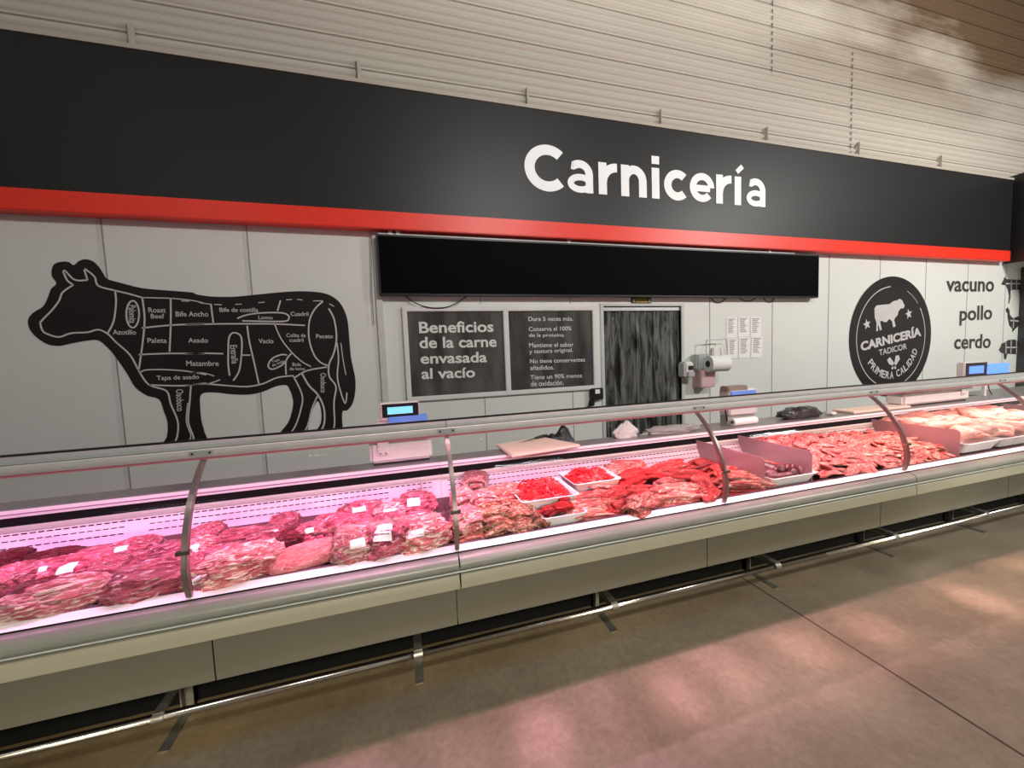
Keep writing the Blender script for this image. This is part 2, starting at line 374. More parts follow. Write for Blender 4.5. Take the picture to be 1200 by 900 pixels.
# ------------------------------------------------------------------ fascia sign
fz1 = CAMZ+.652*FY; fz_r1 = CAMZ+.3632*FY; fz0 = CAMZ+.321*FY; FX1 = 2.503*FY; FX0 = -6.5
fa = empty('fascia_sign', (3, FY, fz0), 'long black fascia panel with white lettering reading Carnicería over a red stripe', 'sign')
local(MB().box(FX0, FX1, FY, FY+.1, fz_r1, fz1).build('fascia_panel', BLACKP, fa), fa)
local(MB().box(FX0, FX1, FY-.012, FY+.1, fz0, fz_r1-.001).build('red_stripe', RED, fa, bevel=.006), fa)
local(MB().box(FX0, FX1, FY-.01, FY+.22, fz1+.002, fz1+.035).build('top_flashing', mat('flashing', (188, 178, 164), .5), fa), fa)
tm = MB(); text_px(tm, 'Carnicería', (621.5, 233), (897, 254), (621.5, 168), FY-.012, .0, FY)
CARN = None
SXS = [-.504, -.054, .38, .811, 1.23, 1.664, 2.127]
for k in SXS:
    m_ = MB(); x = k*FY
    m_.box(x-.014, x+.014, FY+.19, FY+.196, fz1+.035, fz1+.33).box(x-.016, x-.012, FY+.16, FY+.196, fz1+.035, fz1+.33)
    local(m_.build('bracket', mat('bracket_paint', (192, 182, 168), .5), fa), fa)
for i in range(len(SXS)-1):
    m_ = MB().box(SXS[i]*FY+.04, SXS[i+1]*FY-.04, FY+.165, FY+.171, fz1+.036, fz1+.10)
    local(m_.build('flashing_strip', mat('flashing2', (176, 165, 150), .5), fa), fa)
rf = structure(MB().box(10.05, 10.15, 2.2, FY+.1, fz0-.02, fz1+.1).build('trim_8', BLACKP))

# geometric bold lettering drawn as strokes for the big word
def glyph_strokes(ch):
    """list of (poly, closed) centre lines; x-height 1, stroke .27"""
    A = lambda cx, cz, rx, rz, a0, a1, n=26: [(cx+rx*math.cos(math.radians(a0+(a1-a0)*i/n)), cz+rz*math.sin(math.radians(a0+(a1-a0)*i/n))) for i in range(n+1)]
    t = .135
    if ch == 'C': return [A(.66, .655, .55, .545, 46, 314, 40)], 1.13
    if ch == 'a': return [[(.16, .82)]+A(.42, .56, .31, .315, 128, 0, 26)+[(.73, .0)], A(.44, .285, .31, .19, 0, 360, 40)], .92
    if ch == 'r': return [[(.15, 0), (.15, 1)], A(.62, .40, .46, .465, 178, 92, 10)+[(.64, .865)]], .66
    if ch == 'n': return [[(.15, 0), (.15, 1)], [(.15, .5)]+A(.46, .50, .31, .365, 178, 0, 18)+[(.77, 0)]], .98
    if ch == 'i': return [[(.15, 0), (.15, 1)], [(.15, 1.12), (.15, 1.38)]], .38
    if ch == 'í': return [[(.15, 0), (.15, 1)], [(.10, 1.15), (.34, 1.37)]], .38
    if ch == 'c': return [A(.48, .5, .36, .37, 46, 314, 36)], .84
    if ch == 'e': return [A(.49, .5, .36, .37, 0, 318, 40), [(.12, .47), (.80, .47)]], .93
def big_word(word, bl, br, tl, Y, sw=.275):
    mb = MB(); x = 0; parts = []
    for ch in word:
        st, adv = glyph_strokes(ch)
        for q in st: parts.append(([(a+x, b) for a, b in q], ch))
        x += adv+.10
    x -= .10+.05
    bl = Vector(bl); br = Vector(br); tl = Vector(tl); u = (br-bl)/x; v = Vector((0, (tl-bl).y/1.33))
    k = 0
    for q, ch in parts:
        k += 1
        m2 = MB(); w = sw*(1.0 if ch != 'C' else 1.1)*(.8 if ch == 'e' and len(q) == 2 else .62 if ch == 'í' and q[0][1] > 1 else .72 if ch == 'a' and len(q) > 38 else .88 if ch in 'ae' else 1)
        m2.ribbon(q, w, 0)
        mb.add([(bl.x+u.x*(a), Y-.0004*(k % 5), bl.y+u.y*a+v.y*c) for a, _, c in m2.v], m2.f)
    return mb
bw = big_word('Carnicería', W(617, 221, FY), W(897, 243, FY), W(617, 168, FY), FY-.004)
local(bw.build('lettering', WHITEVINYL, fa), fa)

# ------------------------------------------------------------------ menu display above the counter
TY = 3.995
dx0, dx1 = -.0385*TY, 1.4125*TY; dz0, dz1 = CAMZ+.1625*TY, CAMZ+.309*TY
tv = empty('menu_display', (dx0, TY, dz0), 'long unlit black menu display hanging below the red stripe', 'display')
local(MB().box(dx0, dx1, TY, TY+.07, dz0, dz1).build('casing', BLACKPL, tv, bevel=.006), tv)
local(MB().box(dx0+.02, dx1-.02, TY-.004, TY, dz0+.02, dz1-.02).build('screen', SCREEN, tv), tv)
for px in (458, 467, 668, 905):
    p = onY(px, 285, TY)
    local(MB().box(p.x-.02, p.x+.02, TY+.03, TY+.06, dz1, fz0+.02).build('hanger', ALU, tv), tv)
local(MB().box(dx0+.02, dx1-.4, TY+.04, TY+.07, dz1+.012, dz1+.026).build('mounting_rail', mat('white_rail', (225, 225, 222), .4), tv), tv)

def cable(name, pts_px, Y, r, label, m=BLACKPL, group=None):
    pts = [tuple(onY(x, y, Y)) for x, y in pts_px]
    o = MB().tube(catmull(pts, 5), r, 6).build(name, m, smooth=True); tag(o, label, 'cable', group); return o
cable('cable', [(474, 346), (483, 353), (497, 359), (512, 361), (527, 359), (540, 352), (549, 346)], 4.056, .006, 'black cable looping down over the top of the window frame')
cable('cable', [(829, 346), (834, 350), (838, 354), (846, 354), (852, 347)], 4.092, .006, 'black cable loop under the display above the paper towel roll')
cable('cable', [(863, 346), (869, 351), (878, 353), (888, 348)], 4.092, .006, 'black cable loop under the display above the sheets of paper')
cable('cable', [(892, 346), (897, 352), (903, 354), (909, 348)], 4.092, .006, 'black cable loop nearest the right end of the display')
cable('cable', [(434, 262), (435, 300), (436, 345), (438, 380)], 4.066, .004, 'thin grey cable running down the wall beside the display', mat('grey_cable', (120, 120, 118), .5))
cable('cable', [(1157, 428), (1156, 436), (1158, 446), (1159, 456), (1163, 463)], 2.95, .006, 'dark cable hanging from the small blue screen')
cable('cable', [(851, 466), (850, 480), (852, 494)], 2.84, .006, 'dark cable hanging from the receipt printer')

# ------------------------------------------------------------------ benefit window with lettering
gw = empty('lettered_window', (*W(472, 467, WY)[:1], WY, 1.4), 'white framed two-pane dark window lettered Beneficios de la carne envasada al vacío', 'window')
o0 = W(470.5, 359.5, WY); o1 = W(697, 361, WY)
x0, x1, z0, z1 = o0[0]+.0, o1[0], CAMZ-.103*WY, CAMZ+.134*WY
xm = W(593.5, 410, WY)[0]
fr = MB(); fw = .05
fr.box(x0, x1, WY-.035, WY, z1-fw, z1).box(x0, x1, WY-.035, WY, z0, z0+fw).box(x0, x0+fw, WY-.034, WY, z0, z1).box(x1-fw, x1, WY-.034, WY, z0, z1).box(xm-.03, xm+.03, WY-.034, WY, z0, z1)
local(fr.build('window_frame', mat('white_frame', (222, 221, 217), .4), gw, bevel=.006), gw)
local(MB().box(x0+fw, xm-.03, WY-.012, WY-.002, z0+fw, z1-fw).build('pane', SMOKE, gw), gw)
local(MB().box(xm+.03, x1-fw, WY-.012, WY-.002, z0+fw, z1-fw).build('pane', SMOKE, gw), gw)
tb = MB()
Z6 = lambda a, b: (460+a/4.8, 350+b/4.8)
for s, l, r, b_l, b_r, t in (('Beneficios', 150, 567, 196, 188, 138), ('de la carne', 152, 584, 281, 272, 224), ('envasada', 158, 530, 368, 358, 314), ('al vacío', 163, 463, 453, 443, 400)):
    asc = {'Beneficios': 0, 'de la carne': 0, 'envasada': 0, 'al vacío': 0}[s]
    text_px(tb, s, Z6(l, b_l), Z6(r, b_r), Z6(l, t-8), WY-.016, .022, WY)
for s, l, r, b_l, b_r, t in (('Dura 5 veces más.', 762, 1013, 127, 125, 103), ('Conserva el 100%', 764, 1003, 184, 179, 160), ('de la proteína.', 765, 966, 222, 220, 196), ('Mantiene el sabor', 766, 1016, 275, 270, 250), ('y textura original.', 768, 1012, 316, 306, 286), ('No tiene conservantes', 771, 1080, 364, 354, 340), ('añadidos.', 772, 906, 402, 398, 376), ('Tiene un 90% menos', 774, 1062, 455, 443, 430), ('de oxidación.', 776, 960, 493, 485, 464)):
    text_px(tb, s, Z6(l, b_l), Z6(r, b_r), Z6(l, t), WY-.016, .006, WY)
local(tb.build('lettering', mat('window_lettering', (222, 221, 214), .5), gw), gw)

# ------------------------------------------------------------------ doorway with strip curtain
dr = empty('strip_curtain', ((DX0+DX1)/2, WY, 0), 'dark translucent plastic strip curtain filling the cold room doorway', 'curtain')
n = 9; wd = (DX1-DX0)/n
for i in range(n):
    a = DX0+i*wd-.02; b_ = a+wd+.035; y = WY+.03+(.008 if i % 2 else 0)
    m_ = MB(); cols = 6; rows = 14; g = []
    for r_ in range(rows+1):
        for c_ in range(cols+1):
            u = c_/cols; g.append((a+(b_-a)*u, y+.012*math.sin(u*math.pi)+.006*math.sin(r_*1.3+i*2), .02+(DZ-.05-.02)*r_/rows))
    m_.add(g, [(r_*(cols+1)+c_, r_*(cols+1)+c_+1, (r_+1)*(cols+1)+c_+1, (r_+1)*(cols+1)+c_) for r_ in range(rows) for c_ in range(cols)])
    local(m_.build('strip', STRIP, dr, smooth=True), dr)
local(MB().box(DX0, DX1, WY+.015, WY+.06, DZ-.05, DZ-.01).build('hanging_rail', ALU, dr), dr)
df = MB().box(DX0-.045, DX0, WY-.012, WY+.1, 0, DZ+.035).box(DX1, DX1+.045, WY-.012, WY+.1, 0, DZ+.035).box(DX0-.045, DX1+.045, WY-.0125, WY+.1, DZ, DZ+.036)
structure(df.build('door_1', mat('door_frame', (202, 202, 198), .35), None, bevel=.004))
structure(MB().box(DX0-.5, DX1+.8, WY+1.3, WY+1.4, 0, 3.0).build('wall_cold_room', mat('cold_room_dark', (70, 72, 68), .6)))
# exit sign
sg = empty('exit_sign', tuple(onY(751, 352, WY)), 'small black and yellow SALIDA sign with down arrows above the doorway', 'sign')
s0 = W(740, 355.5, WY-.01); s1 = W(763, 349, WY-.01)
local(MB().box(s0[0], s1[0], WY-.012, WY-.002, s0[1], s1[1]).build('plate', BLACKPL, sg), sg)
q = (s1[0]-s0[0])
local(MB().box(s0[0]+q*.2, s1[0]-q*.2, WY-.016, WY-.012, s0[1]+.01, s1[1]-.01).build('yellow_field', YEL, sg), sg)
tt = MB(); text_fit(tt, 'SALIDA', (s0[0]+q*.23, s0[1]+.018), (s1[0]-q*.23, s0[1]+.018), (s0[0]+q*.23, s1[1]-.018), WY-.018, .01)
local(tt.build('lettering', BLACKPL, sg), sg)
ar = MB()
for cxx in (s0[0]+q*.1, s1[0]-q*.1):
    zc = (s0[1]+s1[1])/2; ar.poly([(cxx-.008, zc+.02), (cxx-.008, zc), (cxx-.02, zc), (cxx, zc-.022), (cxx+.02, zc), (cxx+.008, zc), (cxx+.008, zc+.02)], WY-.017)
local(ar.build('arrows', mat('sign_white', (230, 226, 200), .6), sg), sg)

# ------------------------------------------------------------------ cow mural
ZA = lambda a, b: W(20+a/3.6, 290+b/3.6, WY)
ZB = lambda a, b: W(220+a/4.286, 320+b/4.286, WY)
sil = [ZA(*p) for p in [(150, 85), (163, 68), (192, 60), (220, 62), (240, 75), (262, 58), (290, 50), (320, 58), (345, 80), (365, 110), (382, 133), (440, 150), (530, 172), (640, 182), (740, 190)]]
sil += [ZB(*p) for p in [(40, 106), (100, 116), (170, 120), (250, 118), (350, 108), (450, 98), (520, 93), (600, 92), (680, 100), (730, 120), (765, 150), (790, 195), (805, 250), (812, 330), (820, 420), (832, 480), (843, 540), (840, 610), (826, 660), (800, 690), (779, 693), (776, 740), (782, 800), (782, 835), (630, 845), (645, 795), (668, 755), (672, 700), (656, 642), (630, 680), (612, 730), (603, 790), (590, 840), (450, 850), (462, 805), (505, 750), (525, 690), (530, 640), (515, 590), (495, 562), (440, 570), (380, 595), (310, 610), (220, 608), (150, 600), (90, 600), (66, 615), (63, 655), (70, 740), (86, 800), (92, 875)]]
sil += [ZA(*p) for p in [(595, 862), (606, 835), (632, 800), (636, 740), (620, 690), (600, 640), (550, 625), (500, 590), (470, 540), (430, 480), (390, 430), (345, 392), (290, 394), (230, 405), (180, 415), (130, 408), (85, 380), (55, 345), (48, 305), (70, 275), (110, 250), (130, 215), (145, 175), (168, 152), (148, 120)]]
cm = empty('cow_mural', (-1.7, WY, 1.2), 'black cow silhouette decal on the white wall with named beef cuts outlined in white', 'wall decal')
local(MB().poly(catmull(sil, 3, True), WY-.004).build('silhouette', VINYL, cm), cm)
st = MB(); SY = WY-.0065
def sA(pts, w=.013, k=4): st.ribbon(catmull([ZA(*p) for p in pts], k), w, SY)
def sB(pts, w=.013, k=4): st.ribbon(catmull([ZB(*p) for p in pts], k), w, SY)
sA([(100, 318), (120, 295), (150, 265), (180, 225), (195, 190), (240, 158)]); sA([(240, 158), (215, 140), (197, 102)]); sA([(197, 102), (207, 100), (235, 130), (260, 140), (300, 138)]); sA([(300, 138), (286, 95)]); sA([(286, 92), (296, 96), (330, 125), (345, 162), (415, 182), (470, 195), (530, 212)])
sA([(100, 318), (110, 350), (130, 365), (180, 378), (230, 362), (300, 358), (345, 347), (385, 365), (420, 400), (480, 455), (520, 528), (560, 580), (632, 605), (650, 660), (680, 735), (676, 800), (655, 838)])
sA([(415, 182), (420, 230), (410, 310), (385, 362)]); sA([(530, 212), (540, 300), (532, 400), (515, 520)]); sA([(530, 212), (650, 215), (740, 224), (790, 235)], .009)
sA([(528, 340), (650, 328), (792, 322)]); sA([(650, 215), (650, 330), (645, 440)]); sA([(515, 452), (650, 447), (792, 448)])
sA([(520, 528), (545, 517), (620, 515), (720, 522), (800, 537)], .011); sA([(560, 580), (700, 583), (800, 572)])
sA([(735, 583), (730, 650), (724, 735), (746, 800), (738, 835)]); sA([(722, 655), (716, 735), (735, 795), (715, 832)], .009)
sA([(490+27*math.cos(t*math.pi/10), 282+57*math.sin(t*math.pi/10)) for t in range(21)], .013, 1)
sB([(-9, 260), (130, 256), (300, 255), (440, 256), (590, 263)]); sB([(-9, 406), (90, 403), (180, 405)]); sB([(10, 498), (80, 502), (135, 517)], .009); sB([(-9, 562), (100, 556), (165, 535)], .009)
sB([(100, 556), (200, 565), (300, 570), (380, 555), (450, 525), (530, 515)]); sB([(118, 155), (130, 250)])
for a, b in (((-30, 140), (10, 142)), ((60, 150), (115, 157)), ((135, 158), (172, 160)), ((240, 158), (272, 156)), ((355, 150), (388, 146)), ((495, 135), (525, 133)), ((550, 132), (576, 136)), ((630, 140), (680, 140)), ((712, 155), (735, 168))): sB([a, b], .008, 1)
sB([(467, 138), (452, 190)]); sB([(250, 228), (300, 210), (380, 200), (470, 200), (505, 212), (508, 230), (490, 242), (400, 243), (275, 240)])
sB([(680, 142), (640, 180), (612, 240), (610, 330), (635, 410), (670, 450), (708, 465)]); sB([(708, 178), (735, 230), (748, 320), (735, 400), (710, 460), (712, 520), (745, 570), (735, 650), (738, 760), (720, 805)], .014)
sB([(770, 350), (780, 430), (795, 512)], .008); sB([(750, 350), (758, 430), (752, 520), (770, 600), (792, 655), (800, 600)], .012)
sB([(300, 265), (310, 340), (335, 450), (358, 555)]); sB([(272, 412), (315, 412)]); sB([(435, 250), (470, 330), (525, 400), (575, 445), (620, 470)], .011)
sB([(230, 540), (260, 490), (272, 400), (272, 330), (255, 305), (225, 302), (208, 330), (205, 400), (205, 460), (212, 515)]); sB([(500, 412), (470, 410), (425, 430), (405, 465), (425, 483), (470, 465), (495, 440)])
sB([(525, 400), (495, 440), (495, 510)]); sB([(530, 515), (575, 610), (570, 680), (540, 770), (500, 820)]); sB([(535, 527), (600, 490), (700, 472)]); sB([(575, 505), (610, 565), (655, 612), (685, 680), (685, 760), (655, 810)], .016); sB([(655, 612), (625, 680), (605, 760), (578, 812)])
local(st.build('outline', VLINE, cm), cm)
lt = MB()
def tA(s, x0, x1, yb, yt, dy=0): text_fit(lt, s, ZA(x0, yb), ZA(x1, yb+dy), ZA(x0, yt), SY-.001, .012)
def tB(s, x0, x1, yb, yt, dy=0): text_fit(lt, s, ZB(x0, yb), ZB(x1, yb+dy), ZB(x0, yt), SY-.001, .012)
tA('Azotillo', 407, 505, 368, 347); tA('Roast', 557, 630, 275, 254); tA('Beef', 567, 624, 300, 280); tA('Paleta', 553, 634, 403, 382); tA('Tapa de asado', 592, 770, 566, 541, -6)
tA('Asado', 724, 808, 402, 382); tA('Bife Ancho', 672, 809, 292, 270); tA('Matambre', 716, 853, 500, 478)
tB('Bife de costilla', 162, 356, 196, 174); tB('Lomo', 357, 429, 233, 214); tB('Cuadril', 518, 608, 216, 195); tB('Vacío', 358, 432, 353, 330); tB('Colita de', 497, 594, 322, 303); tB('cuadril', 512, 583, 346, 327); tB('Peceto', 646, 730, 328, 307)
tB('Bola', 527, 570, 467, 450); tB('de lomo', 513, 590, 488, 472); tB('Tapa', 428, 466, 455, 438, -14); tB('de nalga', 430, 492, 474, 456, -26)
def tV(s, c0, c1, wd_, f):   # vertical text reading downward
    a = Vector(f(*c0)); b = Vector(f(*c1)); d = (b-a).normalized(); nrm = Vector((-d.y, d.x))*wd_
    bl = a-nrm*.5
    text_fit(lt, s, bl, b-nrm*.5, a+nrm*.5, SY-.001, .012)
tV('Osobuco', (687, 598), (692, 690), .055, ZA); tV('Palomita', (488, 244), (490, 320), .05, ZA); tV('Entraña', (231, 362), (240, 455), .055, ZB); tV('Osobuco', (681, 502), (683, 600), .05, ZB)
local(lt.build('lettering', VLINE, cm), cm)

# ------------------------------------------------------------------ round logo
lc = Vector(W(1042.6, 393.5, WY)); 
LR = .925; lg_c = (7.3316, CAMZ+.0714)
lg = empty('round_logo', (lg_c[0], WY, lg_c[1]), 'round black logo decal reading Carnicería Tadicor Primera Calidad with a white bull', 'wall decal')
cir = lambda r, n=96: [(lg_c[0]+r*math.cos(2*math.pi*i/n), lg_c[1]+r*math.sin(2*math.pi*i/n)) for i in range(n)]
local(MB().poly(cir(LR), WY-.004).build('disc', VINYL, lg), lg)
rg = MB(); arc = [(lg_c[0]+.835*LR*math.cos(math.radians(a)), lg_c[1]+.835*LR*math.sin(math.radians(a))) for a in range(-265, 38, 3)]
rg.ribbon(arc, .014, SY); rg.ribbon([(lg_c[0]+.835*LR*math.cos(math.radians(a)), lg_c[1]+.835*LR*math.sin(math.radians(a))) for a in range(42, 68, 3)], .007, SY)
local(rg.build('ring', VLINE, lg), lg)
Z5 = lambda a, b: W(980+a/5.62, 310+b/5.62, WY)
tl_ = MB()
text_fit(tl_, 'CARNICERÍA', Z5(160, 572), Z5(557, 470), Z5(152, 497), SY, .045)
text_fit(tl_, 'TADICOR', Z5(279, 601), Z5(462, 556), Z5(275, 562), SY, .012)
# arc text
wd_ = 'PRIMERA CALIDAD'
pa = Vector(Z5(214, 660))-Vector(lg_c); pb = Vector(Z5(522, 578))-Vector(lg_c)
a0 = math.atan2(pa.y, pa.x); a1 = math.atan2(pb.y, pb.x)
if a0 > 0: a0 -= 2*math.pi
rr = .64*LR
wts = {'I': .45, 'M': 1.25, ' ': .6}
tot = [wts.get(c_, 1) for c_ in wd_]; cum = 0; S_ = sum(tot)-(tot[0]+tot[-1])/2
pos = []; acc = -tot[0]/2
for w_ in tot: pos.append((acc+w_/2)/S_); acc += w_
for c_, u_, w_ in zip(wd_, pos, tot):
    if c_ == ' ': continue
    an = a0+(a1-a0)*u_; ce = Vector((lg_c[0]+rr*math.cos(an), lg_c[1]+rr*math.sin(an)))
    tg = Vector((-math.sin(an), math.cos(an))); up = Vector((-math.cos(an), -math.sin(an)))
    hw = .042*w_*(1 if c_ != 'I' else .6); bl_ = ce-tg*hw-up*.055; text_fit(tl_, c_, bl_, bl_+tg*2*hw, bl_+up*.115, SY, .02)
local(tl_.build('lettering', VLINE, lg), lg)
bull = [(248, 290), (262, 270), (300, 265), (345, 262), (372, 242), (385, 238), (400, 235), (415, 225), (432, 238), (447, 272), (440, 288), (420, 290), (405, 312), (400, 335), (385, 350), (378, 365), (388, 408), (370, 413), (365, 375), (345, 358), (330, 378), (315, 380), (300, 372), (285, 372), (290, 400), (297, 430), (284, 434), (275, 400), (270, 405), (272, 436), (260, 440), (262, 385), (250, 350)]
bm_ = MB().poly([Z5(*p) for p in bull], SY)
def star(cx, cz, r, rot=0):
    c = Z5(cx, cz); return [(c[0]+(r if i % 2 == 0 else r*.42)*math.sin(i*math.pi/5+rot), c[1]+(r if i % 2 == 0 else r*.42)*math.cos(i*math.pi/5+rot)) for i in range(10)]
bm_.poly(star(199, 394, .085, -.25), SY); bm_.poly(star(474, 326, .085, -.25), SY)
for pts in ([(330, 628), (350, 610), (378, 648), (392, 682), (384, 690), (366, 665), (345, 656)], [(388, 600), (408, 598), (416, 622), (395, 655), (366, 692), (358, 684), (378, 652)]): bm_.poly([Z5(*p) for p in pts], SY-.0005)
local(bm_.build('emblem', VLINE, lg), lg)

# ------------------------------------------------------------------ vacuno / pollo / cerdo with little animals
Z9 = lambda a, b: W(1060+a/3, 180+b/3, WY)
for s, l, r, bl_, br_, t in (('vacuno', 145, 313, 486, 486, 447), ('pollo', 192, 306, 605, 598, 537), ('cerdo', 173, 301, 688, 684, 636)):
    m_ = MB(); text_fit(m_, s, Z9(l, bl_), Z9(r, br_), Z9(l, t), WY-.004, .02)
    o = m_.build('wall_lettering', DARKTXT); tag(o, 'dark grey lettering on the white wall reading '+s, 'lettering')
Zc = lambda a, b: W(1120+a/4.5, 280+b/4.5, WY)
anim = {
 'cow': [(238, 240), (252, 215), (256, 200), (266, 212), (300, 214), (345, 216), (347, 262), (345, 290), (335, 290), (332, 268), (300, 268), (288, 272), (287, 310), (280, 342), (276, 340), (280, 300), (274, 270), (262, 244), (246, 242)],
 'hen': [(262, 372), (272, 360), (282, 375), (284, 400), (300, 418), (328, 408), (338, 420), (334, 455), (312, 474), (300, 490), (296, 490), (298, 474), (280, 455), (274, 420), (272, 392), (264, 382)],
 'pig': [(226, 585), (236, 568), (240, 552), (258, 545), (275, 533), (310, 530), (345, 545), (350, 580), (335, 605), (330, 635), (322, 636), (320, 608), (270, 606), (264, 634), (254, 634), (252, 604), (238, 600)]}
for k, pts in anim.items():
    o = MB().poly([Zc(*p) for p in pts], WY-.004).build(k+'_decal', DARKTXT)
    ln = MB()
    for q in {'cow': [[(262, 236), (345, 236)], [(290, 216), (290, 268)], [(318, 216), (318, 266)]], 'hen': [[(284, 430), (334, 434)], [(304, 420), (300, 470)]], 'pig': [[(262, 545), (262, 604)], [(290, 534), (288, 604)], [(318, 534), (318, 604)], [(262, 572), (346, 572)]]}[k]:
        ln.ribbon([Zc(*p) for p in q], .022, SY)
    ln.build('cut_lines', VLINE, o)
    tag(o, {'cow': 'small dark cow silhouette decal beside the word vacuno', 'hen': 'small dark hen silhouette decal beside the word pollo', 'pig': 'small dark pig silhouette decal beside the word cerdo'}[k], 'wall decal')

# ------------------------------------------------------------------ wall fixtures
Z10 = lambda a, b, Y=WY: onY(780+a/5.293, 340+b/5.293, Y)
names = ['top left', 'top middle', 'top right', 'bottom left', 'bottom middle', 'bottom right']
for i, (a0_, a1_, b0_, b1_, tlt) in enumerate(((376, 440, 172, 294, 0), (449, 514, 168, 288, 0), (525, 590, 170, 290, 0), (386, 442, 303, 424, .02), (453, 520, 296, 420, 0), (530, 596, 292, 416, -.06))):
    p0 = Z10(a0_, b0_); p1 = Z10(a1_, b1_)
    x0_, x1_, z0_, z1_ = p0.x, p1.x, p1.z, p0.z
    s_ = empty('paper_sheet', ((x0_+x1_)/2, WY-.002, (z0_+z1_)/2), 'printed white paper sheet on the wall, %s of the six' % names[i], 'paper', 'six printed sheets on the wall')
    hw, hh = (x1_-x0_)/2, (z1_-z0_)/2
    MB().box(-hw, hw, -.004, 0, -hh, hh).build('sheet', PAPER, s_)
    ln = MB()
    for k in range(9):
        zz = hh*.72-k*hh*.15; ln.box(-hw*.7, hw*(.1+.5*rnd.random()), -.0055, -.004, zz-.006, zz+.004)
    ln.box(-hw*.75, hw*.7, -.0055, -.004, hh*.82, hh*.9)
    ln.build('print', INK, s_); s_.rotation_euler = (0, -tlt, 0)
# paper towel holder + roll
hp = Z10(320, 400); hold = empty('paper_roll_holder', (hp.x, WY, hp.z), 'white wire wall holder above the big paper roll', 'holder')
wire = mat('white_wire', (206, 206, 204), .35)
a = Z10(255, 310, WY-.1); b_ = Z10(375, 303, WY-.1); c_ = Z10(385, 415, WY-.1); d_ = Z10(250, 430, WY-.1)
local(MB().tube([d_, Vector((a.x, WY-.1, a.z)), b_, c_], .009, 8).build('hoop', wire, hold, smooth=False), hold)
pl0 = Z10(295, 355, WY-.04); pl1 = Z10(372, 410, WY-.04)
local(MB().box(pl0.x, pl1.x, WY-.045, WY-.002, pl1.z-.05, pl0.z).build('back_plate', SCALEW, hold, bevel=.01), hold)
rl = empty('paper_roll', tuple(Z10(320, 455, WY-.22)), 'large white paper towel roll hanging on the wall right of the doorway', 'paper roll')
rc = Vector(rl.location); RR = .10; hl = .13
mm_ = MB(); n = 40
ring = lambda x, r: [(x, r*math.cos(2*math.pi*i/n), r*math.sin(2*math.pi*i/n)) for i in range(n)]
vs = ring(-hl, .04)+ring(-hl, RR)+ring(hl, RR)+ring(hl, .04)
fs = [(j*n+i, j*n+(i+1) % n, ((j+1) % 4)*n+(i+1) % n, ((j+1) % 4)*n+i) for j in range(4) for i in range(n)]
mm_.add(vs, fs); smooth_auto(mm_.build('paper', PAPER, rl))
MB().tube([(-hl-.004, 0, 0), (hl+.004, 0, 0)], .039, 20).build('core', BLACKPL, rl)
rl.rotation_euler = (0, 0, -.1)
# clear dispenser
cd0 = Z10(180, 390, WY-.12); cd1 = Z10(255, 600, WY)
tag(MB().box(Z10(165, 500).x, Z10(255, 500).x, WY-.15, WY, Z10(200, 600).z, Z10(200, 495).z).build('glove_box', mat('dispenser_pink', (214, 178, 178), .4), bevel=.012), 'pinkish box on the wall below the clear dispenser', 'dispenser')
dp = empty('towel_dispenser', tuple(Z10(215, 440)), 'clear plastic and wire dispenser between the doorway and the paper roll', 'dispenser')
e0 = Z10(170, 400, WY-.06); e1 = Z10(250, 490, WY-.06)
local(MB().box(e0.x, e1.x, WY-.13, WY-.005, e1.z, e0.z).build('clear_body', mat('clear_body', (196, 202, 200), .15, alpha=.55), dp, bevel=.015), dp)
for k in range(3):
    xx = e0.x+.03+(e1.x-e0.x-.06)*k/2; local(MB().tube([(xx, WY-.135, e1.z-.01), (xx, WY-.135, e0.z+.01)], .006, 6).build('wire', wire, dp), dp)
sp_ = empty('soap_dispenser', tuple(Z10(130, 490)), 'white soap dispenser on the wall beside the right door frame', 'dispenser')
f0 = Z10(112, 445, WY-.08); f1 = Z10(166, 540, WY-.08)
local(MB().box(f0.x-.03, f1.x-.02, WY-.14, WY, f1.z, f0.z).build('body', SCALEW, sp_, bevel=.02, seg=3), sp_)
local(MB().box(f0.x+.02, f1.x-.05, WY-.155, WY-.138, (f0.z+f1.z)/2, (f0.z+f1.z)/2+.05).build('window', BLACKPL, sp_), sp_)
local(MB().box(f0.x+.0, f1.x-.03, WY-.16, WY-.14, f1.z+.01, f1.z+.08).build('push_lever', mat('lever_grey', (176, 176, 174), .4), sp_, bevel=.006), sp_)
# charger on a socket
chg = empty('wall_charger', tuple(onY(697, 463, WY)), 'black plug-in device with dangling cable on the wall left of the doorway', 'charger')
g0 = onY(690, 455, WY); g1 = onY(704.5, 467.5, WY)
local(MB().box(g0.x, g1.x, WY-.06, WY-.002, g1.z, g0.z).build('body', BLACKPL, chg, bevel=.008), chg)
gs0 = onY(697.5, 456.5, WY-.06); gs1 = onY(703, 461, WY-.06)
local(MB().box(gs0.x, gs1.x, WY-.064, WY-.06, gs1.z, gs0.z).build('sticker', PAPER, chg), chg)
local(MB().box(g0.x-.01, g0.x+.05, WY-.05, WY-.004, g1.z-.07, g1.z).build('plug', BLACKPL, chg, bevel=.008), chg)
local(MB().tube([tuple(onY(x, y, WY-.03)) for x, y in ((691, 472), (689, 478), (688, 486), (688, 492))], .006, 6).build('cable', BLACKPL, chg), chg)
local(MB().tube([tuple(onY(x, y, WY-.03)) for x, y in ((693, 470), (692.5, 480), (693, 490))], .005, 6).build('cable', BLACKPL, chg), chg)

